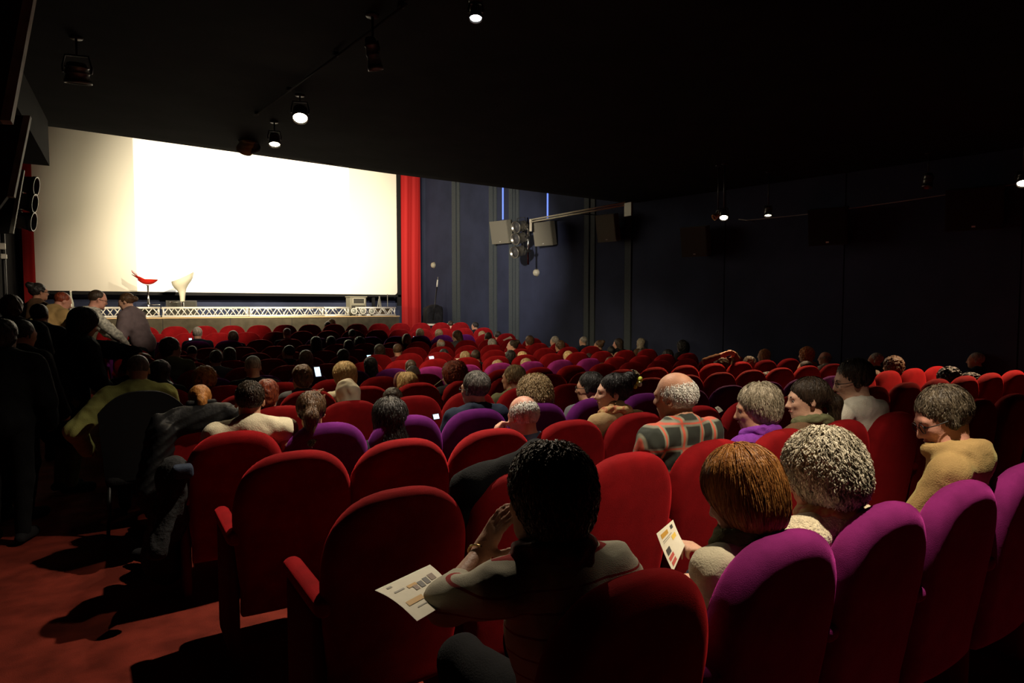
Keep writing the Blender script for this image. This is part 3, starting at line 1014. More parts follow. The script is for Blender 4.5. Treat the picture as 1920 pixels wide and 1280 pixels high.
for (x_, y_, d, lb_, m) in ((458, 283, (-.15, .6, -.6), 'stage projector lamp with shiny ribbed front at the ceiling edge', mat('ribbed_brass', (.55, .52, .22), rough=.3, metal=.4)),
                            (474, 280, (.3, .5, -.65), 'black stage projector lamp beside the ribbed one at the ceiling edge', LAMPMETAL)):
    p = atY(x_, y_, 9.5)
    ceil_lamp('stage_projector', p, d, .10, .26, lb_, None, cz(p), m=m, group='stage projectors at the ceiling edge')

# track rail on the ceiling, cable along the wall
a = atZ(478, 222, CEIL - .03 + .15); b = atZ(762, 16, CEIL - .02)
a[2] = cz(a) - .03; b[2] = cz(b) - .03
t = empty('ceiling_track', a, label='thin dark lamp track crossing the ceiling towards the rear', cat='track')
obj('track_profile', tube([(0, 0, 0), b - a], .011, 4), BLACK, t)
for k in (0.02, .33, .66, .98):
    obj('track_clip', box((b - a) * k + [0, 0, .018], (.02, .02, .015)), BLACKMETAL, t, smooth=False)
pts = [atwall(x, y, .22) for x, y in ((1385, 411), (1400, 413), (1520, 401), (1700, 376), (1860, 352), (1990, 332))]
t = empty('wall_cable', pts[0], label='thin grey cable strung high along the dark wall between spotlights', cat='cable')
obj('cable', tube([p - pts[0] for p in pts], .007, 5), mat('grey_cable', (.35, .33, .30), rough=.5), t)
for k in (1, 3, 4):
    obj('wall_bracket', tube([pts[k] - pts[0], pts[k] - pts[0] + [.2, 0, 0]], .01, 5), BLACKMETAL, t)

# stage-left projector bar hanging clutter at ceiling edge
p = atY(600, 303, 10.15)
t = empty('cable_bundle', p, label='drooping bundle of dark cables at the ceiling edge above the screen', cat='cables')
for k in range(4):
    w_ = [atY(545 + 36 * i, 291 + 4.7 * i + (7 - k) * math.sin(pi * i / 4) * .9, 10.16 + .03 * k) - p for i in range(5)]
    obj('cable', tube(w_, .018, 6), mat('olive_cable', (.05, .05, .02), rough=.5), t)

# ================================================================== SEATS
W2, ZT = .272, .985


def seat_outline(z):
    return 0


def seat_back_prims():
    return None


def superback(res):
    """rounded, tapering backrest as a distance field"""
    lo = np.array([-.31, -.12, .18]); hi = np.array([.31, .12, 1.03])
    n = ((hi - lo) / res).astype(int) + 1
    ax = [lo[i] + res * np.arange(n[i]) for i in range(3)]
    X, Y, Z = np.ix_(*ax)
    yc = -.10 * (ZT - Z) * -1.0 * 0 + (.98 - Z) * .13 + .05 * X * X     # leans back, wings curve forward
    cz_ = .695
    halfw = W2 - .035 * np.clip((cz_ - Z) / .35, 0, 1) ** 1.3
    u = np.abs(X) / halfw
    top_ = np.clip((Z - cz_) / (ZT - cz_), -3, 3)
    v = np.where(Z > cz_, top_, 0)
    q = (np.clip(u, 0, 3) ** 2.7 + np.clip(v, 0, 3) ** 2.4) ** (1 / 2.55)
    dxy = (q - 1) * .24
    bot = (.22 - Z)
    dxy = np.maximum(dxy, bot)
    th = .052
    r = .045
    dy = np.abs(Y - yc) - th - .012 * np.clip(1 - q * q, 0, 1)
    a, b = dxy + r, dy + r
    V = np.sqrt(np.maximum(a, 0) ** 2 + np.maximum(b, 0) ** 2) + np.minimum(np.maximum(a, b), 0) - r
    return nets(V.astype(np.float32), lo, res)


SB = mkmesh('backrest', superback(.016))
SBF = mkmesh('backrest', superback(.028))
SC_ = mkmesh('seat_cushion', polygonise([B((0, .30, .41), (.235, .235, .055), .05), B((0, .46, .405), (.23, .075, .06), .05)], .022))
SA = mkmesh('armrest', polygonise([B((0, .24, .615), (.036, .235, .035), .03)], .0125))
SP = mkmesh('side_panel', polygonise([B((0, .27, .31), (.026, .19, .285), .02)], .03))
PAN = mkmesh('seat_shell', box((0, .29, .345), (.21, .20, .012)), smooth=False)
for m_ in (SB, SBF, SC_, SA): m_.materials.append(RED)
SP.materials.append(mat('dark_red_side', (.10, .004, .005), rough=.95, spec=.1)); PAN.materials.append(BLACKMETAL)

ORD = ['first', 'second', 'third', 'fourth', 'fifth', 'sixth', 'seventh', 'eighth', 'ninth', 'tenth', 'eleventh', 'twelfth', 'thirteenth', 'fourteenth', 'fifteenth', 'sixteenth', 'seventeenth', 'eighteenth']
X0 = [1.045, .80, .65, .52, .43, .855, .28, .25, .21, .18, .13, .07, -.02, -.10, -.245]
PITCHX = .525
SEATS = {}


def put_seat(j, i, X, col, cname, armL=True, armR=False):
    if (j, i) == (0, 0): armL = False
    Y = ROWY[j]
    s = empty('cinema_chair', (X, Y, FZ[j]), radians({0: 2, 1: 2, 2: 1}.get(j, 0)))
    setp(s, f'{cname} cinema seat, {ORD[i]} from the aisle in the {ORD[14 - j]} row from the screen', 'seat', 'velour cinema chairs')
    m = {'r': RED, 'p': PURPLE, 'm': MAGENTA}[col]
    obj('backrest', SB if j < 5 else SBF, m, s)
    obj('seat_cushion', SC_, m, s)
    obj('seat_shell', PAN, BLACKMETAL, s)
    for f, sx in ((armL, -1), (armR, 1)):
        if f:
            a = obj('armrest', SA, m, s); a.location = (sx * PITCHX / 2, 0, 0)
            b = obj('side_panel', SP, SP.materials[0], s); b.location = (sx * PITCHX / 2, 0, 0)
    SEATS[(j, i)] = s


def seat_count(j):
    lim = wallX(ROWY[j]) - 1.05
    return int((lim - X0[j]) / PITCHX) + 1


for j in range(ROWS):
    n = seat_count(j)
    vis = {0: 8, 1: 10}.get(j, n)
    for i in range(min(n, vis)):
        X = X0[j] + PITCHX * i + (.04 if j == 0 and i else 0)
        col = 'r'
        if j == 0 and i >= 1: col = 'm'
        if j == 3 and 1 <= i <= 11: col = 'p'
        if j == 7 and i <= 11: col = 'm' if i >= 6 else 'p'
        if j == 12 and i not in (4, 5, 13, 14): col = 'p'
        put_seat(j, i, X, col, {'r': 'red', 'p': 'purple', 'm': 'magenta'}[col], True, i == n - 1)

# ================================================================== PEOPLE
def skin(name, col): return mat(name, col, rough=.55, noise=.10, nscale=22, bump=.12, bscale=160, spec=.35)


SK = {'a': skin('skin_fair', (.56, .32, .22)), 'b': skin('skin_tan', (.42, .21, .13)), 'c': skin('skin_rosy', (.52, .25, .18)), 'd': skin('skin_brown', (.20, .10, .06))}


def hairm(name, c1, c2, rough=.42): return mat('hair_' + name, c1, rough=rough, col2=c2, nscale=60, bump=.6, bscale=140, spec=.28, stretch=(1, 1, .25))


HR = {
    'black': hairm('black', (.008, .007, .007), (.03, .026, .024)), 'dark': hairm('dark', (.018, .011, .007), (.05, .032, .020)),
    'brown': hairm('brown', (.045, .022, .011), (.12, .065, .032)), 'auburn': hairm('auburn', (.24, .085, .020), (.44, .19, .05)), 'taupe': hairm('taupe', (.035, .025, .016), (.13, .10, .065)),
    'red': hairm('red', (.09, .015, .008), (.28, .06, .025)), 'ginger': hairm('ginger', (.30, .10, .03), (.60, .26, .08)),
    'blond': hairm('blond', (.42, .27, .10), (.75, .55, .28)), 'dblond': hairm('dark_blond', (.16, .10, .045), (.38, .27, .14)),
    'grey': hairm('grey', (.16, .145, .12), (.42, .39, .34)), 'dgrey': hairm('dark_grey', (.05, .045, .04), (.17, .155, .135)),
    'silver': hairm('silver', (.30, .26, .19), (.72, .65, .50)), 'white': hairm('white', (.48, .46, .42), (.85, .82, .76)), 'ash': hairm('ash', (.16, .13, .085), (.40, .34, .25)),
    'cream': mat('cream_scarf_cloth', (.62, .55, .40), rough=.8, noise=.08, nscale=8, bump=.3),
}


def cloth(name, col, noise=.12): return mat('cloth_' + name, col, rough=.9, noise=noise, nscale=12, bump=.28, bscale=170, spec=.12, sheen=.2)


CL = {
    'black': cloth('black', (.012, .012, .014)), 'navy': cloth('navy', (.016, .022, .038)), 'grey': cloth('grey', (.10, .10, .11)),
    'cream': cloth('cream', (.56, .50, .36)), 'white': cloth('white', (.72, .68, .58)), 'beige': cloth('beige', (.36, .235, .095)),
    'olive': cloth('olive', (.11, .11, .055)), 'lime': cloth('lime', (.36, .37, .12)), 'brown': cloth('brown', (.10, .055, .03)),
    'blue': cloth('blue', (.10, .14, .22)), 'purple': cloth('purple', (.16, .03, .26)), 'wine': cloth('wine', (.11, .012, .02)), 'red': cloth('red', (.45, .02, .02)),
    'tan': cloth('tan', (.36, .24, .12)), 'khaki': cloth('khaki', (.15, .13, .07)), 'mauve': cloth('mauve', (.17, .13, .14)), 'denim': cloth('denim', (.03, .04, .065)),
    'fur': mat('pale_fleece', (.72, .62, .42), rough=.95, noise=.15, nscale=40, bump=1, bscale=120, sheen=.5),
}


def pattern_plaid():
    m = bpy.data.materials.new('plaid_shirt_cloth'); m.use_nodes = True
    nt = m.node_tree; b = nt.nodes['Principled BSDF']; b.inputs['Roughness'].default_value = .9
    tc = nt.nodes.new('ShaderNodeTexCoord'); sx = nt.nodes.new('ShaderNodeSeparateXYZ')
    nt.links.new(tc.outputs['Object'], sx.inputs[0])

    def stripes(axis, per, lo, off=0.0):
        mu = nt.nodes.new('ShaderNodeMath'); mu.operation = 'MULTIPLY_ADD'; mu.inputs[1].default_value = 1 / per; mu.inputs[2].default_value = off + 10
        nt.links.new(sx.outputs[axis], mu.inputs[0])
        fr_ = nt.nodes.new('ShaderNodeMath'); fr_.operation = 'FRACT'; nt.links.new(mu.outputs[0], fr_.inputs[0])
        pp_ = nt.nodes.new('ShaderNodeMath'); pp_.operation = 'PINGPONG'; pp_.inputs[1].default_value = .5; nt.links.new(fr_.outputs[0], pp_.inputs[0])
        r = nt.nodes.new('ShaderNodeMapRange'); r.inputs[1].default_value = lo; r.inputs[2].default_value = lo + .05
        nt.links.new(pp_.outputs[0], r.inputs[0]); return r.outputs[0]
    base = (.018, .022, .016, 1)
    prev = None

    def mix(fac, a, c):
        mx = nt.nodes.new('ShaderNodeMix'); mx.data_type = 'RGBA'
        nt.links.new(fac, mx.inputs[0])
        if a is None: mx.inputs[6].default_value = base
        else: nt.links.new(a, mx.inputs[6])
        mx.inputs[7].default_value = c
        return mx.outputs[2]
    o = mix(stripes(0, .105, .33), None, (.20, .20, .14, 1))
    o = mix(stripes(2, .115, .36, .2), o, (.16, .16, .12, 1))
    o = mix(stripes(0, .105, .42), o, (.50, .09, .05, 1))
    o = mix(stripes(2, .115, .44, .2), o, (.42, .07, .04, 1))
    nt.links.new(o, b.inputs['Base Color'])
    return m


def pattern_stripes():
    m = bpy.data.materials.new('striped_jumper_knit'); m.use_nodes = True
    nt = m.node_tree; b = nt.nodes['Principled BSDF']; b.inputs['Roughness'].default_value = .95
    tc = nt.nodes.new('ShaderNodeTexCoord'); sx = nt.nodes.new('ShaderNodeSeparateXYZ'); nt.links.new(tc.outputs['Object'], sx.inputs[0])
    mu = nt.nodes.new('ShaderNodeMath'); mu.operation = 'MULTIPLY_ADD'; mu.inputs[1].default_value = 1 / .062; mu.inputs[2].default_value = 10.3
    nt.links.new(sx.outputs[2], mu.inputs[0])
    fr_ = nt.nodes.new('ShaderNodeMath'); fr_.operation = 'FRACT'; nt.links.new(mu.outputs[0], fr_.inputs[0])
    lt = nt.nodes.new('ShaderNodeMath'); lt.operation = 'LESS_THAN'; lt.inputs[1].default_value = .10; nt.links.new(fr_.outputs[0], lt.inputs[0])
    mx = nt.nodes.new('ShaderNodeMix'); mx.data_type = 'RGBA'; nt.links.new(lt.outputs[0], mx.inputs[0])
    mx.inputs[6].default_value = (.50, .46, .36, 1); mx.inputs[7].default_value = (.30, .012, .012, 1)
    nt.links.new(mx.outputs[2], b.inputs['Base Color'])
    n = nt.nodes.new('ShaderNodeTexNoise'); n.inputs['Scale'].default_value = 260; bp = nt.nodes.new('ShaderNodeBump'); bp.inputs['Strength'].default_value = .4; bp.inputs['Distance'].default_value = .005
    nt.links.new(n.outputs[0], bp.inputs['Height']); nt.links.new(bp.outputs[0], b.inputs['Normal'])
    return m


CL['pitch'] = cloth('pitch_black', (.006, .006, .007)); CL['plaid'] = pattern_plaid(); CL['striped'] = pattern_stripes()
CL['scarf'] = mat('patterned_scarf', (.50, .36, .14), rough=.8, col2=(.36, .07, .03), nscale=38, bump=.4)
CL['darkscarf'] = mat('dark_patterned_scarf', (.06, .03, .025), rough=.85, col2=(.20, .04, .03), nscale=30, bump=.5)
CL['camo'] = mat('mottled_pale_jacket', (.55, .54, .46), rough=.9, col2=(.20, .20, .18), nscale=34)


# ---- head, in head space: centre between the ears, +y the face, +z the crown
def head_prims(f=0):
    return [
        E((0, -.014, .036), (.074, .095, .084)), E((0, .030, -.030), (.060, .062, .080), k=.04), C((-.028, .040, -.075), (.028, .040, -.075), .028, k=.03),
        E((0, .066, -.094), (.024, .020, .020), k=.025), C((-.034, .076, .020), (.034, .076, .020), .014, k=.02),
        E((-.036, .068, -.022), (.020, .018, .018), k=.02), E((.036, .068, -.022), (.020, .018, .018), k=.02),
        E((-.031, .094, .000), (.015, .013, .010), k=.012, s=-1), E((.031, .094, .000), (.015, .013, .010), k=.012, s=-1),
        C((0, .088, .006), (0, .108, -.030), .0085, .0125, k=.014), E((-.011, .096, -.036), (.009, .010, .008), k=.008), E((.011, .096, -.036), (.009, .010, .008), k=.008),
        C((-.018, .087, -.056), (.018, .087, -.056), .0065, k=.008), C((-.015, .085, -.067), (.015, .085, -.067), .0075, k=.008),
        C((-.020, .098, -.0612), (.020, .098, -.0612), .004, k=.004, s=-1),
        E((-.078, -.012, -.008), (.010, .018, .031), rot(18), k=.008), E((.078, -.012, -.008), (.010, .018, .031), rot(-18), k=.008),
        E((-.086, -.006, -.004), (.006, .010, .019), rot(18), k=.004, s=-1), E((.086, -.006, -.004), (.006, .010, .019), rot(-18), k=.004, s=-1),
    ]


FACE = E((0, .125, -.034), (.074, .088, .112), k=.02, s=-1)
NAPE = H((0, 0, -.040), (0, .55, -.84))


def hair_prims(st):
    if st == 'short': return [E((0, -.028, .040), (.083, .101, .093)), C((-.070, -.01, .0), (-.074, -.005, -.02), .012, k=.02), C((.070, -.01, .0), (.074, -.005, -.02), .012, k=.02), FACE, NAPE], (.002, 130)
    if st == 'crop': return [E((0, -.024, .037), (.079, .097, .088)), E((0, .120, -.030), (.08, .07, .11), k=.02, s=-1), H((0, 0, -.030), (0, .50, -.86))], (.001, 200)
    if st == 'full': return [E((0, -.030, .045), (.094, .108, .100)), E((0, -.055, -.02), (.082, .066, .075), k=.04), FACE, H((0, 0, -.05), (0, .40, -.9))], (.005, 75)
    if st == 'bald': return [E((0, -.022, .018), (.0795, .0965, .082)), E((0, .045, .125), (.072, .120, .082), k=.02, s=-1), E((0, .110, -.030), (.10, .10, .11), k=.02, s=-1), H((0, 0, -.030), (0, .50, -.86))], (.001, 200)
    if st == 'bob': return [E((0, -.028, .040), (.095, .110, .100)), E((0, -.040, -.035), (.098, .080, .085), k=.05), E((0, .125, -.045), (.068, .095, .12), k=.02, s=-1), H((0, 0, -.105), (0, 0, -1))], (.004, 60)
    if st == 'long': return [E((0, -.028, .040), (.095, .110, .100)), E((0, -.050, -.06), (.100, .078, .11), k=.05), E((0, -.080, -.19), (.108, .055, .13), k=.05), E((0, .125, -.045), (.068, .095, .12), k=.02, s=-1)], (.005, 60)
    if st == 'curly': return [E((0, -.028, .042), (.120, .122, .115)), E((0, -.050, -.03), (.115, .092, .085), k=.05), E((0, .140, -.045), (.068, .090, .11), k=.02, s=-1), H((0, 0, -.10), (0, .15, -1))], (.012, 95)
    if st == 'bun': return [E((0, -.026, .038), (.083, .102, .093)), E((0, -.112, .095), (.044, .044, .044), k=.02), FACE, NAPE], (.003, 90)
    if st == 'lowbun': return [E((0, -.026, .038), (.084, .103, .094)), E((0, -.132, .01), (.042, .04, .042), k=.02), FACE, NAPE], (.003, 90)
    if st == 'pony': return [E((0, -.026, .038), (.084, .103, .094)), C((0, -.11, .03), (0, -.150, -.02), .028, .032, k=.03), C((0, -.150, -.02), (0, -.145, -.18), .034, .020, k=.03), FACE, NAPE], (.004, 80)
    if st == 'hijab': return [E((0, -.016, .036), (.092, .108, .100)), E((0, -.02, -.06), (.088, .085, .09), k=.05), E((0, -.03, -.15), (.12, .10, .07), k=.06), E((0, .120, -.030), (.058, .06, .095), k=.015, s=-1)], (.0075, 24)
    return None, None


def body_prims(J, hd, f=0):
    """one continuous skin body from the joints"""
    a = np.array
    Hc, N, P = a(J['H']), a(J['N']), a(J['P'])
    up = N - P; L = np.linalg.norm(up); up = up / L
    xs_ = a(J['sR']) - a(J['sL']); xs_ = xs_ / np.linalg.norm(xs_)
    yv = np.cross(up, xs_); yv /= np.linalg.norm(yv); xv = np.cross(yv, up)
    R = np.stack([xv, yv, up], 1)
    g = .92 if f else 1.0
    pr = xf(head_prims(f), hd, Hc)
    chin = Hc + hd @ a([0, -.028, -.045])
    pr += [C(chin, N, .053 * g, .058 * g, k=.03)]
    torso = [E(N - up * .16, (.155 * g, .100, .16), R, k=.06), E(P + up * L * .42, (.135 * g, .098, .16), R, k=.06), E(P + up * .03, (.160, .115, .13), R, k=.06),
             C(N - up * .005, a(J['sL']) * .85 + N * .15, .056, .047, k=.06), C(N - up * .005, a(J['sR']) * .85 + N * .15, .056, .047, k=.06)]
    arms = []
    for s in 'LR':
        arms += [C(J['s' + s], J['e' + s], .052 * g, .040 * g, k=.04), C(J['e' + s], J['w' + s], .040 * g, .026 * g, k=.025)]
    legs = []
    for s in 'LR':
        legs += [C(J['h' + s], J['k' + s], .088, .060, k=.05), C(J['k' + s], J['a' + s], .060, .040, k=.04)]
    feet = []
    for s in 'LR':
        an, to = a(J['a' + s]), a(J['t' + s])
        feet += [C(an + [0, 0, -.02], to, .040, .034, k=.03), C(an - (to - an) * [.3, .3, 0] + [0, 0, -.045], to, .034, .030, k=.03)]
    return pr, torso, arms, legs, feet, R


def hand_prims(w, d, n, side, curl=35, spread=1.0, point=False):
    """wrist w, finger direction d, palm normal n, thumb side vector derived"""
    a = np.array
    d = a(d, float); d /= np.linalg.norm(d); n = a(n, float); n -= d * (n @ d); n /= np.linalg.norm(n)
    t = np.cross(d, n) * side; w = a(w, float)
    R = np.stack([t, n, d], 1)
    pr = [B(w + d * .050, (.038, .013, .045), .012, R, k=.02), C(w - d * .02, w + d * .03, .026, .022, k=.02)]
    for i, (o, ln) in enumerate(((.028, .075), (.010, .084), (-.010, .078), (-.028, .060))):
        c = radians(curl * (1 + .15 * i) if not (point and i == 0) else 4)
        if point and i > 0: c = radians(80)
        p = w + d * .092 + t * o
        dd = d + t * o * 1.5 * spread; dd /= np.linalg.norm(dd)
        for k, fr_ in enumerate((.42, .33, .25)):
            dd2 = dd * cos(c * (.5 if k == 0 else 1)) + n * sin(c * (.5 if k == 0 else 1))
            q = p + dd2 * ln * fr_
            pr.append(C(p, q, .0092 - .0008 * k, .0086 - .0010 * k, k=.006))
            nn = n * cos(c * .6) - dd * sin(c * .6); dd, n_ = dd2, nn
            n_keep = n_; p = q
            n = n_keep
        n = R[:, 1]
    p = w + d * .030 + t * .030
    q = p + (d * .55 + t * .75 + n * .35) * .038; r = q + (d * .85 + t * .25 + n * .45) * .032
    pr += [C(p, q, .013, .011, k=.012), C(q, r, .0105, .0085, k=.006)]
    return pr


def seatedJ(H=(0, .14, 1.15), tilt=0., f=0, tw=0.):
    """joints of a seated person, hips on the cushion"""
    a = np.array; H = a(H, float)
    hx = H[0]
    N = H + [-.15 * tilt - .02 * hx, -.048, -.142]
    P = a([hx * .35, max(.16, min(.22, .19)), .555])
    c, s = cos(radians(tw)), sin(radians(tw))
    w_ = .168 if f else .198
    sv = a([c, s, 0]) * w_
    J = dict(H=H, N=N, P=P, sL=N - sv + [0, .0, -.042], sR=N + sv + [0, .0, -.042])
    J['eL'] = a([N[0] - .26, N[1] + .06, .70]); J['eR'] = a([N[0] + .26, N[1] + .06, .70])
    J['wL'] = a([N[0] - .10, .42, .66]); J['wR'] = a([N[0] + .10, .42, .66])
    J['hL'] = P + [-.09, .0, -.01]; J['hR'] = P + [.09, 0, -.01]
    J['kL'] = a([P[0] - .12, .60, .53]); J['kR'] = a([P[0] + .12, .60, .53])
    J['aL'] = a([P[0] - .12, .64, .10]); J['aR'] = a([P[0] + .12, .64, .10])
    J['tL'] = a([P[0] - .13, .80, .045]); J['tR'] = a([P[0] + .13, .80, .045])
    return J


def standJ(h=1.65, lean=0., f=0, bend=0.):
    a = np.array; k = h / 1.72
    P = a([0, -bend * .25, .93 * k]); d = a([0, sin(radians(lean)), cos(radians(lean))])
    N = P + d * .50 * k
    H = N + (d * .8 + a([0, .2, .2])) * .165
    w_ = .17 if f else .19
    J = dict(H=H, N=N, P=P, sL=N + [-w_, 0, -.055], sR=N + [w_, 0, -.055])
    J['eL'] = J['sL'] + a([-.06, .03, -.27]); J['eR'] = J['sR'] + a([.06, .03, -.27])
    J['wL'] = J['eL'] + a([.02, .14, -.20]); J['wR'] = J['eR'] + a([-.02, .14, -.20])
    for s, x in (('L', -1), ('R', 1)):
        J['h' + s] = P + [x * .09, 0, -.03]; J['k' + s] = a([x * .10, .02, .50 * k]); J['a' + s] = a([x * .10, -.03, .10]); J['t' + s] = a([x * .12, .13, .045])
    return J


MESHC = {}


def figure(label, loc, rotz=0., J=None, head=(0, 0, 0), hair='short', hc='brown', sk='a', top='black', legs='denim', res=.012, f=0, hres=None, key=None,
           scale=1.0, hands=None, sleeve=1.0, scarf=None, collar=None, glasses=False, eyes=False, strands=0, strand_len=.10, curl=0., extra=None, group='audience members', puffy=0., hood=False,
           beard=None, hairscale=1.0, shoes=True, folds=.004):
    """person: Empty > body, shirt, trousers, hair ... ; key shares meshes between small far figures"""
    root = empty('person', loc, rotz, label, 'person', group)
    root.scale = (scale,) * 3
    hd = rot(*head)
    a = np.array

    def part(nm, fn, m):
        k = (key, nm)
        if key and k in MESHC: me = MESHC[k]
        else:
            me = mkmesh(nm, fn())
            if key: MESHC[k] = me
        return obj(nm, me, m, root)
    prs = body_prims(J, hd, f)
    hp, torso, arms, lg, feet, R = prs
    hnd = []
    for s, sd in (('L', -1), ('R', 1)):
        w_, e_ = a(J['w' + s], float), a(J['e' + s], float)
        spec = (hands or {}).get(s)
        if spec: hnd += hand_prims(w_, spec.get('d', w_ - e_), spec.get('n', (0, 0, -1)), sd * spec.get('flip', 1), spec.get('curl', 30), point=spec.get('point', False))
        elif res <= .0125: hnd += hand_prims(w_, (w_ - e_) * [1, 1, .3], (0, 0, -1), -sd, 40)
        else: hnd += [E(w_ + (w_ - e_) / np.linalg.norm(w_ - e_) * .06, (.035, .05, .03), k=.03)]
    shrink = lambda p, g: grow(p, g)
    part('body', lambda: polygonise(hp + shrink(torso, -.012) + arms + hnd + shrink(lg, -.015), res), SK[sk])

    def shirt():
        g = .012 + puffy
        t = grow(torso, g)
        ar = []
        for s in 'LR':
            w_, e_ = a(J['w' + s], float), a(J['e' + s], float)
            we = e_ + (w_ - e_) * sleeve
            ar += [C(J['s' + s], e_, .064 + puffy, .052 + puffy, k=.04), C(e_, we, .052 + puffy, .038 + puffy, k=.025)]
        extra_ = []
        if collar == 'shirt':
            N = a(J['N'], float)
            extra_ = [C(N + [-.045, -.045, .03], N + [.045, -.045, .03], .022, k=.02), C(N + [-.05, -.04, .03], N + [-.06, .03, .0], .018, k=.02), C(N + [.05, -.04, .03], N + [.06, .03, .0], .018, k=.02)]
        if collar == 'roll':
            N = a(J['N'], float)
            up_ = (a(J['H']) - N); up_ /= np.linalg.norm(up_)
            extra_ = [C(N, N + up_ * .055, .072, .067, k=.03)]
        if hood:
            N = a(J['N'], float)
            extra_ += [C(N + [-.085, -.065, .035], N + [.085, -.065, .035], .036, k=.015), E(N + [0, -.085, -.015], (.125, .050, .075), k=.05), C(N + [-.098, -.045, .035], N + [-.075, .06, .02], .034, k=.015), C(N + [.098, -.045, .035], N + [.075, .06, .02], .034, k=.015)]
        return polygonise(t + ar + extra_, max(res, .009), (lambda X, Y, Z: folds * 2.2 * (np.abs(nz(X * 1.1, Y * .8, Z * .9 + .6 * X, 19)) - .4) * .7 + folds * .9 * np.abs(nz(X, Y, Z + .5 * Y, 38))))
    part('jumper' if top not in ('plaid',) else 'shirt', shirt, CL[top])
    part('trousers', lambda: polygonise(grow(lg, .010) + [E(a(J['P']) - [0, 0, .02], (.155, .118, .11), R, k=.05)], max(res, .014), (lambda X, Y, Z: .003 * nz(X, Y, Z, 30))), CL[legs])
    if shoes:
        for i, s in enumerate('LR'):
            part('shoe', lambda i=i: polygonise(grow(feet[i * 2:i * 2 + 2], .004), .014), CL['black']) if not key else part('shoe' + s, lambda i=i: polygonise(grow(feet[i * 2:i * 2 + 2], .004), .02), CL['black'])
    ho = None
    if hair:
        pr, (am, fq) = hair_prims(hair)
        pr = xf(pr, hd, a(J['H'], float), hairscale)
        hn = (lambda X, Y, Z: am * nz(X, Y, Z, fq) + am * .5 * nz(X + .3, Y, Z, fq * 2.1))
        part('headscarf' if hair == 'hijab' else 'hair', lambda: hair_mesh(pr, hn, hres or max(.006, res * .7), strands, strand_len, curl, hd, a(J['H'], float)), HR[hc])
    if scarf:
        N = a(J['N'], float); Hc = a(J['H'], float)
        up_ = (Hc - N); up_ /= np.linalg.norm(up_)
        cc = []
        for i in range(12):
            t0, t1 = 2 * pi * i / 12, 2 * pi * (i + 1) / 12
            p = lambda t: N + up_ * (.035 + .012 * sin(2 * t)) + a([.082 * cos(t), .075 * sin(t) + .005, .012 * cos(t * 1.0 + 1)])
            cc.append(C(p(t0), p(t1), .030 + .006 * sin(3 * t0), k=.012))
        part('scarf', lambda: polygonise(cc, max(res * .8, .007), lambda X, Y, Z: .005 * nz(X, Y, Z * 2.2, 48)), CL[scarf])
    if eyes:
        Hc = a(J['H'], float)
        for sx in (-1, 1):
            e = obj('eye', lathe([(0, -.0115), (.008, -.008), (.0115, 0), (.008, .008), (0, .0115)], 12, R=hd, c=Hc + hd @ a([sx * .031, .0757, .001])), mat('eye_white', (.30, .26, .23), rough=.3), root)
            obj('iris', lathe([(.0, .003), (.005, .0015), (.006, -.001), (0, -.001)], 12, R=look(hd @ a([0, 1, 0])), c=Hc + hd @ a([sx * .031, .0867, .001])), mat('iris_dark', (.02, .012, .008), rough=.15), e)
            obj('eyebrow', tube([Hc + hd @ a(p) for p in ((sx * .014, .0925, .019), (sx * .030, .0905, .025), (sx * .048, .080, .020))], [.0025, .0035, .0018], 6), HR[hc], root)
        obj('lips', tube([Hc + hd @ a(p) for p in ((-.022, .0885, -.0615), (-.009, .0955, -.0575), (0, .096, -.059), (.009, .0955, -.0575), (.022, .0885, -.0615))], [.002, .0045, .004, .0045, .002], 6), mat('lips', (.36, .11, .09), rough=.5), root)
    if glasses:
        Hc = a(J['H'], float)
        q = [(-1, [ring((-.032, .098, .0), .021, .0018, 16, look((0, 1, 0)))]), (1, [ring((.032, .098, .0), .021, .0018, 16, look((0, 1, 0)))])]
        gg = []
        for sx, rr in q:
            gg += rr + [tube([(sx * .053, .096, .004), (sx * .078, .06, .004), (sx * .082, -.005, .004), (sx * .082, -.025, -.012)], .0022, 5)]
        gg.append(tube([(-.011, .100, .003), (.011, .100, .003)], .0018, 5))
        V, Fc = join(*gg)
        obj('glasses', (V @ hd.T + Hc, Fc), BLACKMETAL, root)
    if beard:
        Hc = a(J['H'], float)
        bp_ = [E((0, .060, -.085), (.050, .046, .036)),  E((0, .105, -.052), (.024, .016, .022), k=.01, s=-1)]
        part('beard', lambda: polygonise(xf(bp_, hd, Hc), .007, lambda X, Y, Z: .002 * nz(X, Y, Z, 150)), HR[beard])
    if extra: extra(root, J, hd)
    return root


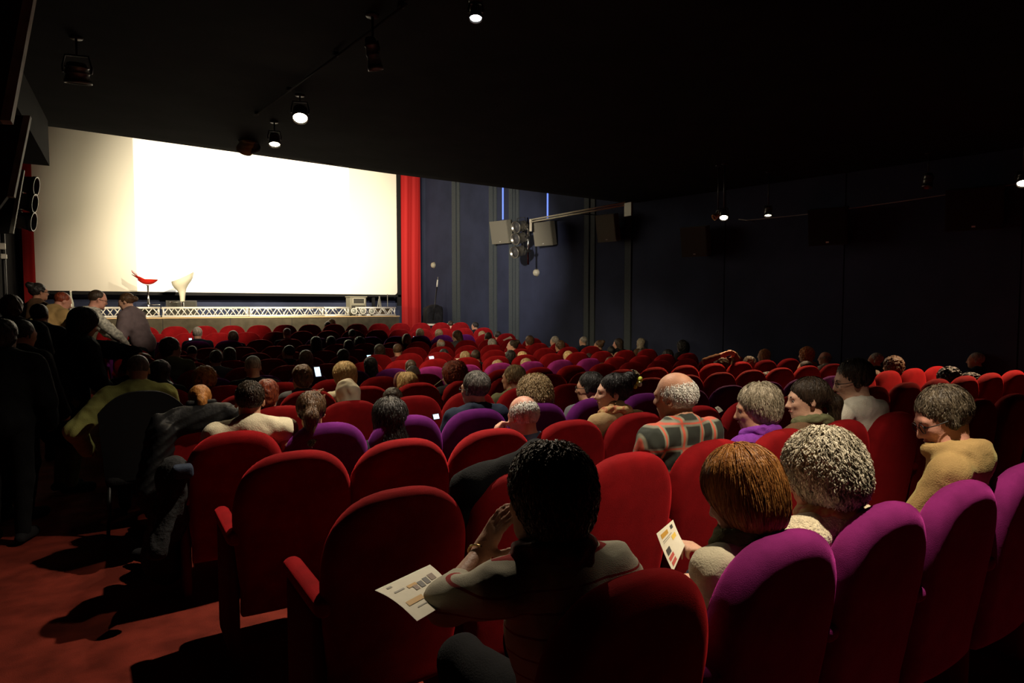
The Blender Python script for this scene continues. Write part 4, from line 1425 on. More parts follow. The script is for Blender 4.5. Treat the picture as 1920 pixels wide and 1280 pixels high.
def hair_mesh(pr, hn, res, strands, slen, curl, hd, Hc):
    V, Fc = polygonise(pr, res, hn)
    if not strands: return V, Fc
    strands = int(strands * 1.9)
    ids = rng.integers(0, len(V), strands)
    P0 = V[ids] + rng.normal(0, .002, (strands, 3))
    crown = Hc + hd @ np.array([0, -.03, .125])
    down = np.array([0, 0, -1.0])
    e = .003
    P = P0.copy(); path = [P0.copy()]; sides = []
    n = 7; stp = slen / n
    ph = rng.uniform(0, 6.28, strands); ph2 = rng.uniform(0, 6.28, strands)
    tl = rng.normal(0, .35, strands)
    off = rng.uniform(.001, .006 + curl * .012, strands)

    def g(P):
        f0 = sdf(pr, P[:, 0], P[:, 1], P[:, 2])
        gx = np.stack([sdf(pr, P[:, 0] + e * (k == 0), P[:, 1] + e * (k == 1), P[:, 2] + e * (k == 2)) - f0 for k in range(3)], 1)
        nn = gx / (np.linalg.norm(gx, axis=1)[:, None] + 1e-9)
        return f0, nn
    for i in range(n):
        f0, N_ = g(P)
        P = P + N_ * np.clip(off - f0, -.006, .006)[:, None]
        d = (P - crown); d /= np.linalg.norm(d, axis=1)[:, None] + 1e-9
        d = d * .6 + down * .7
        d -= N_ * (d * N_).sum(1)[:, None]
        d /= np.linalg.norm(d, axis=1)[:, None] + 1e-9
        side = np.cross(N_, d); sides.append(side + N_ * tl[:, None])
        w_ = curl * np.sin(ph + i * 1.25)
        d = d + side * w_[:, None] + N_ * (curl * .6 * np.cos(ph2 + i * 1.25))[:, None] + side * (.12 * np.sin(ph2))[:, None]
        d /= np.linalg.norm(d, axis=1)[:, None] + 1e-9
        P = P + d * stp
        path.append(P.copy())
    path = np.stack(path, 1)          # s, n+1, 3
    m = n + 1
    sides.append(sides[-1]); S_ = np.stack(sides, 1)
    wd_ = np.array([.0016] * (m - 3) + [.0013, .0009, .0002]) * (1.0 if curl < .5 else 1.25)
    off_ = S_ * (wd_[None, :, None] * rng.uniform(.7, 1.3, (strands, 1, 1)))
    SV = np.stack([path - off_, path + off_], 2).reshape(-1, 3)
    base = (np.arange(strands) * m * 2)[:, None]
    i_ = np.arange(m - 1)[None, :] * 2
    Q = np.stack([base + i_, base + i_ + 1, base + i_ + 3, base + i_ + 2], -1).reshape(-1, 4)
    return np.vstack([V, SV]), np.vstack([Fc, Q + len(V)])
# ================================================================== WHO SITS WHERE
def seat_index(j, X):
    i = int(round((X - X0[j]) / PITCHX)); return max(0, i)


def head_target(x, y, j, fwd=.15):
    Y = ROWY[j] + fwd
    p = atY(x, y, Y)
    return p


USED = {}
HAIRWORDS = {'short': 'short', 'crop': 'cropped', 'full': 'thick', 'bald': 'balding', 'bob': 'bobbed', 'long': 'long', 'curly': 'curly', 'bun': 'knotted', 'lowbun': 'pinned-up', 'pony': 'ponytailed', 'hijab': 'scarf-covered'}
HC = {'black': 'black', 'dark': 'dark', 'brown': 'brown', 'auburn': 'auburn', 'red': 'red', 'ginger': 'ginger', 'blond': 'blond', 'dblond': 'dark blond', 'grey': 'grey', 'dgrey': 'dark grey', 'white': 'white', 'ash': 'ash', 'cream': 'cream'}


def lab(hair, hc, j, X):
    i = seat_index(j, X)
    head = f'{HAIRWORDS[hair]} {HC[hc]} hair' if hair != 'hijab' else 'pale headscarf'
    s = f'person with {head}, {ORD[min(i, 17)]} seat from aisle, {ORD[14 - j]} row from screen'
    k = s
    if k in USED: s = s.replace('person with', 'second person with')
    USED[k] = 1
    return s


# proto heads face straight ahead at (0,.15,1.15); shared by the small far figures
def far(x, y, j, hair, hc, top='black', sk='a', yaw=0, pitch=0, roll=0, f=None, fwd=.15, hs=1.0, tw=0):
    t = head_target(x, y, j, fwd)
    zh = t[2] - FZ[j]
    sc = min(1.12, max(.86, zh / 1.15))
    if f is None: f = 0 if hair in ('short', 'crop', 'bald') else 1
    res = .014 if j <= 5 else (.018 if j <= 9 else .024)
    key = (hair, f, yaw, pitch, roll, res, hs)
    hz_ = zh / sc
    if abs(hz_ - 1.15) > .02:
        key = key + (round(hz_, 2),)
    J = seatedJ((0, fwd / sc, hz_), f=f)
    return figure(lab(hair, hc, j, t[0]), (t[0], ROWY[j], FZ[j]), 0, J, (yaw, pitch, roll), hair, hc, sk, top, res=res, hres=res * .6, key=key + (fwd,), scale=sc, f=f, hairscale=hs)


FAR = [
    # x, y, row, hair, colour, clothes, skin, yaw, pitch
    # row 4 (fifth from the back) and farther
    (375, 753, 4, 'pony', 'auburn', 'black', 'a', 0, 20), (502, 742, 4, 'full', 'red', 'brown', 'a', -20, 5),
    (735, 754, 4, 'full', 'dark', 'black', 'b', 0, 8),
    (565, 710, 5, 'full', 'brown', 'grey', 'a', 15, 5), (474, 690, 6, 'crop', 'grey', 'black', 'a', 0, 25),
    (383, 712, 6, 'curly', 'auburn', 'black', 'a', 0, 10), (773, 705, 6, 'full', 'white', 'cream', 'a', 0, 0),
    (248, 686, 7, 'bob', 'black', 'black', 'b', 0, 15), (300, 700, 6, 'hijab', 'black', 'black', 'b', 0, 5),
    (322, 655, 8, 'full', 'dark', 'olive', 'b', -70, 5), (405, 674, 8, 'bun', 'brown', 'grey', 'a', 0, 0),
    (431, 667, 9, 'long', 'brown', 'black', 'a', -15, 0), (370, 626, 12, 'short', 'grey', 'navy', 'a', 0, 0),
    (437, 632, 12, 'bob', 'dark', 'navy', 'a', 0, 0), (360, 663, 10, 'short', 'black', 'black', 'b', 0, 30),
    (540, 662, 9, 'short', 'dark', 'black', 'b', 40, 0), (573, 673, 8, 'bob', 'dblond', 'wine', 'a', 0, 0),
    (538, 626, 12, 'crop', 'grey', 'navy', 'a', 0, 0), (592, 645, 10, 'long', 'black', 'black', 'b', 0, 0),
    (620, 642, 11, 'bob', 'dark', 'wine', 'a', 0, 0), (653, 650, 10, 'long', 'dark', 'black', 'b', 0, 0),
    (674, 644, 11, 'curly', 'dark', 'grey', 'a', 0, 0), (660, 628, 12, 'short', 'dark', 'black', 'b', 0, 5),
    (643, 671, 8, 'full', 'dark', 'wine', 'b', 0, 0), (614, 612, 14, 'short', 'dark', 'black', 'b', 0, 5),
    (694, 687, 7, 'long', 'black', 'navy', 'b', 0, 5), (711, 659, 9, 'long', 'dark', 'wine', 'b', 0, 0),
    (746, 658, 9, 'short', 'brown', 'wine', 'b', -35, 10), (769, 690, 7, 'short', 'dark', 'wine', 'a', 0, 0),
    (763, 637, 11, 'bob', 'dblond', 'black', 'a', -30, 0), (787, 626, 12, 'bob', 'dblond', 'purple', 'a', -10, 0),
    (830, 614, 14, 'bald', 'grey', 'grey', 'c', 0, 0), (845, 610, 14, 'short', 'dark', 'brown', 'a', -20, 20),
    (822, 628, 12, 'bob', 'dblond', 'black', 'a', 0, 0), (856, 631, 11, 'long', 'brown', 'grey', 'a', 55, 15),
    (826, 646, 10, 'bald', 'grey', 'wine', 'b', 10, 0), (831, 666, 9, 'short', 'black', 'black', 'b', 10, 0),
    (893, 669, 8, 'short', 'dark', 'black', 'b', -45, 0), (871, 672, 8, 'bob', 'dblond', 'grey', 'a', 0, 0),
    (922, 646, 10, 'bob', 'grey', 'red', 'a', 0, 10), (914, 633, 11, 'short', 'dark', 'wine', 'b', 0, 0), (903, 630, 12, 'bob', 'dblond', 'brown', 'a', 0, 0),
    (933, 630, 12, 'short', 'black', 'wine', 'b', 0, 0), (956, 670, 8, 'full', 'black', 'black', 'b', 0, 0),
    (960, 649, 9, 'bun', 'dark', 'cream', 'a', 60, -5), (890, 612, 14, 'short', 'black', 'black', 'b', 50, 5),
    (932, 690, 7, 'bob', 'dblond', 'grey', 'a', 0, 10), (985, 686, 7, 'long', 'dblond', 'grey', 'b', 0, 0), (978, 672, 8, 'full', 'blond', 'grey', 'a', 0, 0),
    (992, 640, 10, 'full', 'brown', 'red', 'a', 0, 0), (1039, 640, 10, 'short', 'grey', 'grey', 'a', 20, 0), (1049, 650, 9, 'full', 'brown', 'black', 'b', 20, 10),
    (1093, 640, 10, 'crop', 'grey', 'navy', 'a', 15, 0), (1122, 648, 9, 'bun', 'brown', 'brown', 'b', 35, 0), (1158, 645, 9, 'long', 'dark', 'black', 'c', 45, 0),
    (1201, 644, 9, 'hijab', 'ash', 'brown', 'a', 0, 0), (1064, 671, 8, 'full', 'blond', 'grey', 'a', 0, 5), (1103, 674, 8, 'short', 'dark', 'black', 'b', 0, 5),
    (1145, 660, 9, 'short', 'black', 'black', 'b', 0, 10), (1158, 670, 8, 'bald', 'ginger', 'tan', 'b', 0, 0), (1128, 694, 6, 'crop', 'brown', 'brown', 'b', 0, 5), (1143, 683, 7, 'full', 'brown', 'brown', 'b', 0, 0),
    (1204, 665, 8, 'full', 'dark', 'black', 'b', 30, 5), (1250, 668, 7, 'full', 'black', 'black', 'b', 25, 0), (1278, 650, 8, 'curly', 'black', 'black', 'b', 0, 0),
    (1233, 694, 6, 'curly', 'black', 'black', 'b', 0, 0), (1182, 713, 5, 'curly', 'black', 'black', 'b', 0, 0),
    (1403, 684, 5, 'full', 'ash', 'grey', 'a', 0, 10), (1431, 667, 6, 'long', 'ginger', 'tan', 'a', 25, 0),
    (1338, 716, 5, 'bob', 'dark', 'grey', 'b', 0, 0),
    (1437, 717, 4, 'curly', 'black', 'black', 'b', 0, 0), (1508, 693, 4, 'short', 'black', 'black', 'b', 30, 0), (1510, 666, 5, 'curly', 'ginger', 'tan', 'a', 20, 0),
    (1546, 672, 5, 'bald', 'grey', 'white', 'c', 30, 0),
    (1672, 688, 3, 'curly', 'brown', 'beige', 'b', 0, 0), (1640, 676, 4, 'short', 'grey', 'black', 'b', 30, 0), (1634, 712, 3, 'long', 'brown', 'brown', 'b', 0, 0),
    (1745, 676, 4, 'short', 'brown', 'black', 'b', 15, 0), (1787, 672, 4, 'short', 'dgrey', 'black', 'b', 0, 0), (1828, 676, 3, 'short', 'grey', 'navy', 'b', 30, 0),
    (1775, 712, 2, 'curly', 'black', 'black', 'b', 0, 0), (1815, 722, 2, 'curly', 'black', 'black', 'b', 0, 0), (1893, 775, 1, 'curly', 'black', 'black', 'b', 0, 0),
]
for r in FAR:
    far(*r)


# ------------------------------------------------------------------ figures that show larger
def near(x, y, j, fwd=.15, tilt=0, f=0, tw=0, **kw):
    t = head_target(x, y, j, fwd)
    i = seat_index(j, t[0])
    sx = X0[j] + PITCHX * i
    hx = t[0] - sx
    J = seatedJ((hx, fwd, t[2] - FZ[j]), tilt=tilt, f=f, tw=tw)
    rel = kw.pop('rel', None)
    if rel: J.update({k: np.array(v, float) + [hx, 0, 0] for k, v in rel.items()})
    upd = kw.pop('J', None)
    if upd: J.update({k: np.array(v, float) for k, v in upd.items()})
    return figure(kw.pop('label'), (sx, ROWY[j], FZ[j]), 0, J, f=f, **kw)


# row A, nearest the camera
LH = atY(944, 985, 1.45) - [X0[0], ROWY[0], FZ[0]]


def bracelet(root, J, hd):
    w_, e_ = J['wL'], J['eL']; d = (w_ - e_) / np.linalg.norm(w_ - e_)
    obj('bracelet', ring(w_ - d * .02, .034, .003, 20, look(d)), mat('gold_metal', (.7, .5, .2), rough=.25, metal=1), root)


near(1022, 938, 0, .17, f=1, label='person in cream striped jumper and dark scarf, hand raised to the face', head=(8, 6, 4), hair='full', hc='brown', sk='b', top='striped', legs='pitch',
     res=.0075, hres=.006, strands=5200, strand_len=.06, curl=.65, scarf='darkscarf', extra=bracelet, hairscale=.99, tw=-6,
     J={'eL': atY(836, 1128, 1.40) - [X0[0], ROWY[0], FZ[0]], 'wL': atY(905, 1032, 1.50) - [X0[0], ROWY[0], FZ[0]], 'eR': (.27, .22, .72), 'wR': (.12, .46, .60)},
     hands={'L': dict(d=atY(952, 950, 1.42) - atY(905, 1032, 1.50), n=(.75, -.2, 0), curl=12)}, sleeve=.35)

# flyers: curved sheets with printed blocks
INKS = {'dark': mat('dark_ink', (.04, .035, .03)), 'ochre': mat('ochre_ink', (.55, .30, .04)), 'brown': mat('brown_ink', (.16, .09, .05)), 'red': mat('red_ink', (.5, .06, .04)), 'grey': mat('grey_ink', (.28, .26, .22)), 'yellow': mat('yellow_ink', (.75, .50, .05))}


def flyer(P4, bend, label, marks):
    """P4: corners a(0,0) b(1,0) c(1,1) d(0,1)"""
    a_, b_, c_, d_ = [np.array(p, float) for p in P4]
    n_ = np.cross(b_ - a_, d_ - a_); n_ /= np.linalg.norm(n_)
    o0 = a_.copy()
    if n_ @ (CP - a_) < 0: n_ = -n_

    def pt(u, v, h=0): return (a_ * (1 - u) * (1 - v) + b_ * u * (1 - v) + c_ * u * v + d_ * (1 - u) * v) - o0 + n_ * (bend * math.sin(pi * u) + h)
    t = empty('leaflet', o0, label=label, cat='leaflet')
    us, vs = np.linspace(0, 1, 10), np.linspace(0, 1, 7)
    V, Fc = grid(us, vs, lambda u, v: pt(u, v)); V2, _ = grid(us, vs, lambda u, v: pt(u, v, -.0008))
    obj('sheet', join((V, Fc), (V2, [f[::-1] for f in Fc])), PAPER, t)
    for (u0, u1, v0, v1, ink) in marks:
        V, Fc = grid(np.linspace(u0, u1, 4), [v0, v1], lambda u, v: pt(u, v, .0012))
        obj('print', (V, Fc), INKS[ink], t)
    return t


lines = [(.12 + .0, .50, .10 + .035 * k, .112 + .035 * k, 'grey') for k in range(4)]
flyer([atY(703, 1106, 1.50), atY(782, 1164, 1.30), atY(858, 1118, 1.42), atY(806, 1058, 1.62)], .008, 'leaflet with printed colour blocks held by the person in the striped jumper',
      [(.30, .38, .35 + 0, .52, 'ochre'), (.36, .50, .42, .50, 'brown'), (.33, .50, .53, .62, 'dark'), (.30, .48, .65, .74, 'dark'), (.27, .45, .77, .88, 'brown'), (.62, .72, .10, .42, 'ochre'), (.10, .15, .12, .2, 'grey'), (.55, .58, .62, .74, 'dark'), (.3, .34, .12, .3, 'grey'), (.80, .82, .2, .6, 'grey')])

near(1385, 930, 0, .16, f=1, label='person with smooth auburn bob bending over a leaflet', head=(14, 26, 0), hair='bob', hc='auburn', sk='a', top='cream', res=.009, hres=.006, strands=5200, strand_len=.10, curl=.05, hairscale=1.10,
     J={'eL': atY(1345, 1120, 1.42) - [X0[0] + PITCHX, ROWY[0], FZ[0]], 'wL': atY(1336, 1050, 1.62) - [X0[0] + PITCHX, ROWY[0], FZ[0]]},
     hands={'L': dict(d=(-.55, .3, .45), n=(-.3, .2, -.9), curl=45, flip=1)}, scarf='olive', sleeve=.8)
flyer([atY(1231, 1000, 1.72), atY(1262, 1072, 1.64), atY(1284, 1022, 1.66), atY(1262, 974, 1.74)], -.004, 'upright white leaflet with small orange print held by the auburn-haired person',
      [(.10, .22, .15, .55, 'ochre'), (.08, .20, .72, .86, 'dark'), (.36, .50, .62, .86, 'yellow'), (.50, .66, .12, .35, 'dark'), (.70, .80, .10, .40, 'red'), (.84, .94, .12, .40, 'red'), (.28, .30, .15, .7, 'grey'), (.33, .345, .15, .55, 'grey')])

near(1535, 892, 0, .17, f=1, label='person with curly silver hair and pale fluffy collar', head=(25, 14, 0), hair='curly', hc='silver', sk='c', top='fur', res=.009, hres=.007, strands=5200, strand_len=.05, curl=.95, scarf='scarf', puffy=.01)
near(1766, 786, 0, .20, label='person in tan hooded top and black glasses looking down', head=(52, 24, 6), hair='short', hc='taupe', sk='c', top='beige', res=.008, hres=.006, strands=3500, strand_len=.03, curl=.2, glasses=True, eyes=True, beard='dgrey', hood=True, puffy=.006, hairscale=1.02, tw=20)

# row B
near(1265, 744, 1, .16, label='person in plaid shirt with close-cropped white hair, seen from behind', head=(18, 4, -6), hair='bald', hc='white', sk='b', top='plaid', res=.008, hres=.005, strands=2500, strand_len=.007, collar='shirt', puffy=.006, folds=.005, eyes=True)
near(1417, 768, 1, .16, f=1, label='person with short ash hair and purple scarf facing the aisle side', head=(48, 8, 0), hair='full', hc='ash', sk='b', top='purple', res=.009, hres=.0065, strands=3200, strand_len=.05, curl=.3, scarf='purple', eyes=True)
near(1512, 750, 1, .16, f=1, label='smiling person with ponytail resting the chin on a hand', head=(52, 4, 4), hair='pony', hc='dark', sk='a', top='brown', res=.009, hres=.0065, strands=3000, strand_len=.08, curl=.05, scarf='olive', eyes=True,
     rel={'eL': (-.26, .40, .72), 'wL': (-.17, .30, .95)}, hands={'L': dict(d=(.15, -.1, .6), n=(.6, -.6, 0), curl=75)})
near(1598, 714, 1, .16, label='person with dark hair, black glasses and pale shirt beside the ponytail', head=(48, 12, 0), hair='short', hc='dark', sk='a', top='white', res=.010, hres=.007, strands=2200, strand_len=.03, glasses=True, collar='shirt', eyes=True)

# row C


def flower(root, J, hd):
    c = J['H'] + hd @ np.array([.0, -.155, .075])
    Y_ = mat('petal_white', (.75, .78, .6)); G_ = mat('petal_yellow_green', (.55, .62, .06))
    f_ = obj('hair_flower', polygonise([E(c, (.017, .017, .017))], .005), G_, root)
    for k in range(5):
        a_ = 2 * pi * k / 5
        o_ = c + hd @ np.array([.0 + .012 * sin(a_ * 2), .030 * cos(a_), .030 * sin(a_)])
        obj('petal', polygonise([E(o_, (.012, .020, .018))], .005), Y_ if k % 2 else G_, f_)
    for sx in (-1,):
        obj('earring', tube([J['H'] + hd @ np.array([sx * .084, -.008, -.04]), J['H'] + hd @ np.array([sx * .086, -.006, -.055])], .003, 6), CHROME, root)


near(1148, 737, 2, .16, f=1, label='person in profile with dark hair bun and yellow-green flower', head=(60, 0, 0), hair='bun', hc='black', sk='a', top='tan', res=.008, hres=.006, strands=1800, strand_len=.05, scarf='scarf', eyes=True, extra=flower, collar='roll')
near(980, 781, 2, .15, label='balding white-haired person leaning on one hand in a blue top', head=(8, 18, 4), hair='bald', hc='white', sk='c', top='blue', res=.009, hres=.006, strands=1800, strand_len=.012,
     rel={'eL': (-.24, .36, .68), 'wL': (-.15, .24, .86)}, hands={'L': dict(d=(.25, .0, .6), n=(.8, -.2, 0), curl=50)})
# row D


def clip(root, J, hd):
    c = J['H'] + hd @ np.array([.03, -.125, .03])
    cl_ = obj('hair_clip', tube([c + [-.02, 0, -.02], c, c + [.02, 0, .015]], .006, 6), BLACKMETAL, root)
    for k in range(3):
        obj('clip_gem', polygonise([E(c + np.array([.012 * k - .004, -.006, .008 * k]), (.006, .006, .006))], .003), CHROME, cl_)


near(729, 787, 3, .10, f=1, label='person with long wavy black hair held by a silver clip', head=(0, 6, 0), hair='long', hc='black', sk='a', top='black', res=.010, hres=.007, strands=5200, strand_len=.16, curl=.45, extra=clip, hairscale=1.08)
near(468, 752, 3, .15, label='broad person with cropped dark hair and cream jumper near the aisle', head=(-4, 4, 0), hair='crop', hc='dark', sk='b', top='cream', res=.010, hres=.006, strands=2600, strand_len=.010, collar='shirt', puffy=.012,
     J={'kL': (-.22, .56, .50), 'aL': (-.42, .74, .11), 'tL': (-.50, .88, .06)})
near(584, 772, 3, .14, f=1, label='person with brown hair gathered in a loose ponytail near the aisle', head=(-15, 6, 0), hair='pony', hc='brown', sk='a', top='tan', res=.011, hres=.008, strands=3000, strand_len=.09, curl=.2)
near(889, 730, 3, .15, label='grey-haired person with dark-rimmed glasses and navy suit', head=(22, 2, 0), hair='short', hc='dgrey', sk='a', top='navy', res=.009, hres=.006, strands=2400, strand_len=.03, glasses=True, collar='shirt', hairscale=1.03)
near(1000, 742, 3, .16, f=1, label='person with big curly blond-brown hair behind the balding person', head=(0, 10, 0), hair='curly', hc='dblond', sk='a', top='wine', res=.012, hres=.009, strands=3200, strand_len=.05, curl=.9, hairscale=1.05)
near(1104, 727, 3, .15, label='person with dark hair and thin glasses, face turned aside', head=(40, 4, 0), hair='short', hc='black', sk='b', top='grey', res=.011, hres=.008, strands=1800, strand_len=.04, glasses=True)
# row E
near(651, 741, 4, .15, f=1, label='person in plain cream headscarf holding a lit phone', head=(8, 10, 0), hair='hijab', hc='cream', sk='a', top='cream', res=.012, hres=.009,
     rel={'eL': (-.26, .40, .72), 'wL': (-.19, .36, .92)}, hands={'L': dict(d=(.1, .3, .6), n=(.6, .4, 0), curl=40)})
near(961, 710, 4, .15, label='person with greying fair hair and olive shirt, head slightly turned', head=(28, 0, 0), hair='short', hc='dblond', sk='b', top='olive', res=.012, hres=.008, strands=1500, strand_len=.03, collar='shirt')
near(760, 724, 5, .15, f=1, label='golden-haired person with a dark patterned hairband', head=(25, 10, 0), hair='bob', hc='blond', sk='a', top='cream', res=.012, hres=.008, strands=3000, strand_len=.10, curl=.35,
     extra=lambda root, J, hd: obj('hairband', tube([J['H'] + hd @ np.array([.098 * cos(t), .035, .098 * sin(t) + .038]) for t in np.linspace(-.4, pi + .4, 14)], .020, 8), CL['darkscarf'], root))
near(645, 709, 5, .15, f=1, label='person with short wavy golden blond hair, brightly lit from above', head=(5, 10, 0), hair='full', hc='blond', sk='a', top='cream', res=.012, hres=.008, strands=2600, strand_len=.06, curl=.4, hairscale=1.08)
near(849, 705, 5, .15, f=1, label='person with red curls, glasses and a pen held at the mouth', head=(48, 6, 0), hair='curly', hc='red', sk='a', top='black', res=.012, hres=.009, strands=2800, strand_len=.07, curl=.7, glasses=True, scarf='black', puffy=.02)


def phone(x, y, Y, w_px, h_px, label, tilt=0.):
    p = atY(x, y, Y)
    Zc = -(CR.T @ (p - CP))[2]
    t = empty('phone', p, label=label, cat='phone', group='lit phones in the audience')
    R = look(np.array([.25, -.9, .35]))
    w_, h = w_px * Zc / 1200 / 2, h_px * Zc / 1200 / 2
    obj('case', box((0, 0, 0), (w_ + .004, h + .005, .005), R, bev=.002), DARKPLASTIC, t, smooth=False)
    obj('display', box(R @ np.array([0, 0, .0055]), (w_, h, .001), R), mat('phone_display', (.5, .6, .7), emit=(.62, .80, 1.0), estr=1.6), t, smooth=False)


phone(595, 697, ROWY[4] + .55, 11, 18, 'lit phone held by the person in the cream headscarf')
phone(817, 781, ROWY[3] + .42, 13, 9, 'lit phone held low beside the purple seats by the navy suit')
phone(810, 676, ROWY[8] + .3, 11, 17, 'lit phone raised in the middle rows near the centre')
phone(692, 669, ROWY[9] + .3, 9, 7, 'small lit phone beside the long dark hair in mid hall')
phone(777, 635, ROWY[12] + .2, 4, 9, 'tiny lit phone near the fair-haired pair by the front rows')
phone(357, 637, ROWY[12] + .4, 5, 6, 'tiny lit phone by the grey head in the third row')


def sheet(P4, label): return flyer(P4, .004, label, [(.3, .6, .2, .6, 'grey')])


Yq = ROWY[8] + .5
sheet([atY(853, 672, Yq), atY(880, 690, Yq - .15), atY(884, 688, Yq - .15), atY(877, 670, Yq)], 'open white leaflet in the middle rows beside the red curls')
sheet([atY(943, 637, ROWY[11] + .4), atY(950, 645, ROWY[11] + .4), atY(962, 636, ROWY[11] + .4), atY(957, 630, ROWY[11] + .4)], 'white sheet raised near the person turned towards the camera')
sheet([atY(1060, 690, ROWY[7] + .5), atY(1060, 703, ROWY[7] + .4), atY(1097, 702, ROWY[7] + .4), atY(1097, 688, ROWY[7] + .5)], 'pale leaflet held over the magenta seats')
sheet([atY(1340, 764, ROWY[2] + .45), atY(1348, 774, ROWY[2] + .4), atY(1356, 770, ROWY[2] + .4), atY(1346, 761, ROWY[2] + .45)], 'small grey paper beside the plaid shirt on the next row')
t = empty('pen', atY(828, 712, ROWY[5] + .42), label='thin pen at the mouth of the red-curled person', cat='pen')
obj('barrel', tube([(0, 0, 0), atY(814, 723, ROWY[5] + .48) - np.array(t.location)], .004, 6), mat('pen_yellow', (.6, .5, .3)), t)
obj('tip', tube([(0, 0, 0), (np.array(t.location) - atY(814, 723, ROWY[5] + .48)) * .1], [.004, .001], 6), CHROME, t)

# aisle-side person in the lime top, black covered chair behind
yF = 5.62
tH = atY(259, 696, yF + .28)
fz = floorz(yF)
J = seatedJ((0, .28, tH[2] - fz), f=0)
J['N'] = J['H'] + [-.01, -.06, -.14]; J['P'] = np.array([0, .20, .56])
J['sL'] = J['N'] + [-.20, -.01, -.05]; J['sR'] = J['N'] + [.20, -.01, -.05]
J['eL'] = np.array([-.42, .12, .80]); J['wL'] = np.array([-.36, .30, .62])
figure('person in lime-green top leaning forward in a black chair in the aisle', (tH[0], yF, fz), 0, J, (0, 28, 0), 'crop', 'dgrey', 'b', 'lime', res=.011, hres=.007, puffy=.022, collar='shirt', folds=.006)
bx = atY(267, 732, yF - .08)
ch = empty('chair', (bx[0], yF - .08, fz), label='black padded chair standing in the aisle behind the lime-green top', cat='chair')
hz = bx[2] - fz


def bk_(X0_, w_):
    def f(u, v):
        x = (u - .5) * 2
        top_ = hz - .16 * abs(x) ** 2.6
        z = .42 + (top_ - .42) * v
        return (x * w_ * (1 - .12 * (1 - v)), -.05 + .08 * x * x * .5 + .06 * (1 - v), z)
    return f


V, Fc = grid(np.linspace(0, 1, 21), np.linspace(0, 1, 14), bk_(0, .29)); 
obj('backrest', join((V, [f[::-1] for f in Fc]), (V + [0, .06, 0], Fc), grid(np.linspace(0, 1, 21), [0, 1], lambda u, v: tuple(np.array(bk_(0, .29)(u, 1)) + [0, .06 * v, 0]))), BLACK, ch)
obj('seat_pad', polygonise([B((0, .26, .42), (.26, .24, .05), .04)], .03), COAT, ch)
for sx in (-1, 1):
    for yy in (.05, .46):
        obj('leg', tube([(sx * .23, yy, .40), (sx * .25, yy + (-.02 if yy < .2 else .02), .0)], .014, 6), BLACKMETAL, ch)


near(1350, 688, 5, .2, label='dark-haired person with both hands raised behind the head near the wall', head=(0, 10, 0), hair='full', hc='dark', sk='a', top='brown', res=.013, hres=.010, f=1,
     rel={'eL': (-.30, .18, 1.00), 'wL': (-.13, .06, 1.08), 'eR': (.30, .18, 1.00), 'wR': (.12, .06, 1.08)}, hands={'L': dict(d=(.8, -.3, .2), n=(0, 1, .1), curl=30), 'R': dict(d=(-.8, -.3, .2), n=(0, 1, .1), curl=30)})

# ------------------------------------------------------------------ coats on the seats
def drape(name, label, seat, prims, m, res=.012, amp=.010, fq=30, cat='coat', quilt=0):
    s = SEATS[seat]
    t = empty(name, s.location, label=label, cat=cat)
    nzf = lambda X, Y, Z: amp * nz(X, Y, Z, fq) + amp * .5 * nz(X, Y, Z, fq * 2.3) + quilt * np.abs(np.sin((Z * .9 - X * .5 + .02 * np.sin(9 * X)) * 55))
    obj('cloth', polygonise(prims, res, nzf), m, t)
    return t


a = np.array
d = drape('puffer_jacket', 'black quilted jacket draped over an aisle-end seat and hanging down', (4, 0),
          [B((0.02, .0, .92), (.26, .085, .085), .07, k=.05), C((-.16, .0, .98), (.14, .0, 1.0), .05, k=.05), E((-.27, -.02, .76), (.10, .12, .24), k=.07), E((-.31, -.02, .50), (.11, .13, .22), k=.08), C((.20, -.03, .95), (.29, -.02, .80), .06, .05, k=.05),
           C((-.24, -.10, .88), (-.36, -.16, .52), .065, .050, k=.03), E((-.20, .10, .80), (.12, .06, .16), k=.05)], PUFFER, .008, .003, 17, quilt=.008)
obj('collar', polygonise([C((-.08, .03, 1.045), (.08, .03, 1.045), .020, k=.02)], .008), PUFFER, d)
d = drape('black_coat', 'black coat slumped across a red seat, behind the head above the striped jumper', (1, 1),
          [C((-.24, .06, .93), (.10, .07, .99), .060, .075, k=.06), C((.10, .07, .99), (.25, .06, .93), .07, .07, k=.06), C((.25, .06, .93), (.31, .04, .60), .075, .06, k=.06), E((0.02, .12, .76), (.25, .09, .22), k=.06), C((-.24, .06, .92), (-.27, .08, .60), .06, k=.05)], CL['pitch'], .012, .010, 17)
d = drape('dark_bag', 'black bag and coat sleeve bulging into the aisle from the cream jumper', (3, 0),
          [E((-.33, .18, .52), (.12, .20, .17)), E((-.32, .06, .74), (.09, .14, .12), k=.06), C((-.30, .0, .70), (-.42, -.12, .40), .06, .05, k=.05), E((-.36, .32, .25), (.13, .16, .20), k=.08)], COAT, .016, .012, 22, 'bag')
obj('grey_flap', polygonise([B((-.28, -.06, .80), (.05, .05, .035), .02)], .008), CL['denim'], d)['label'] = 'blue-grey flap'
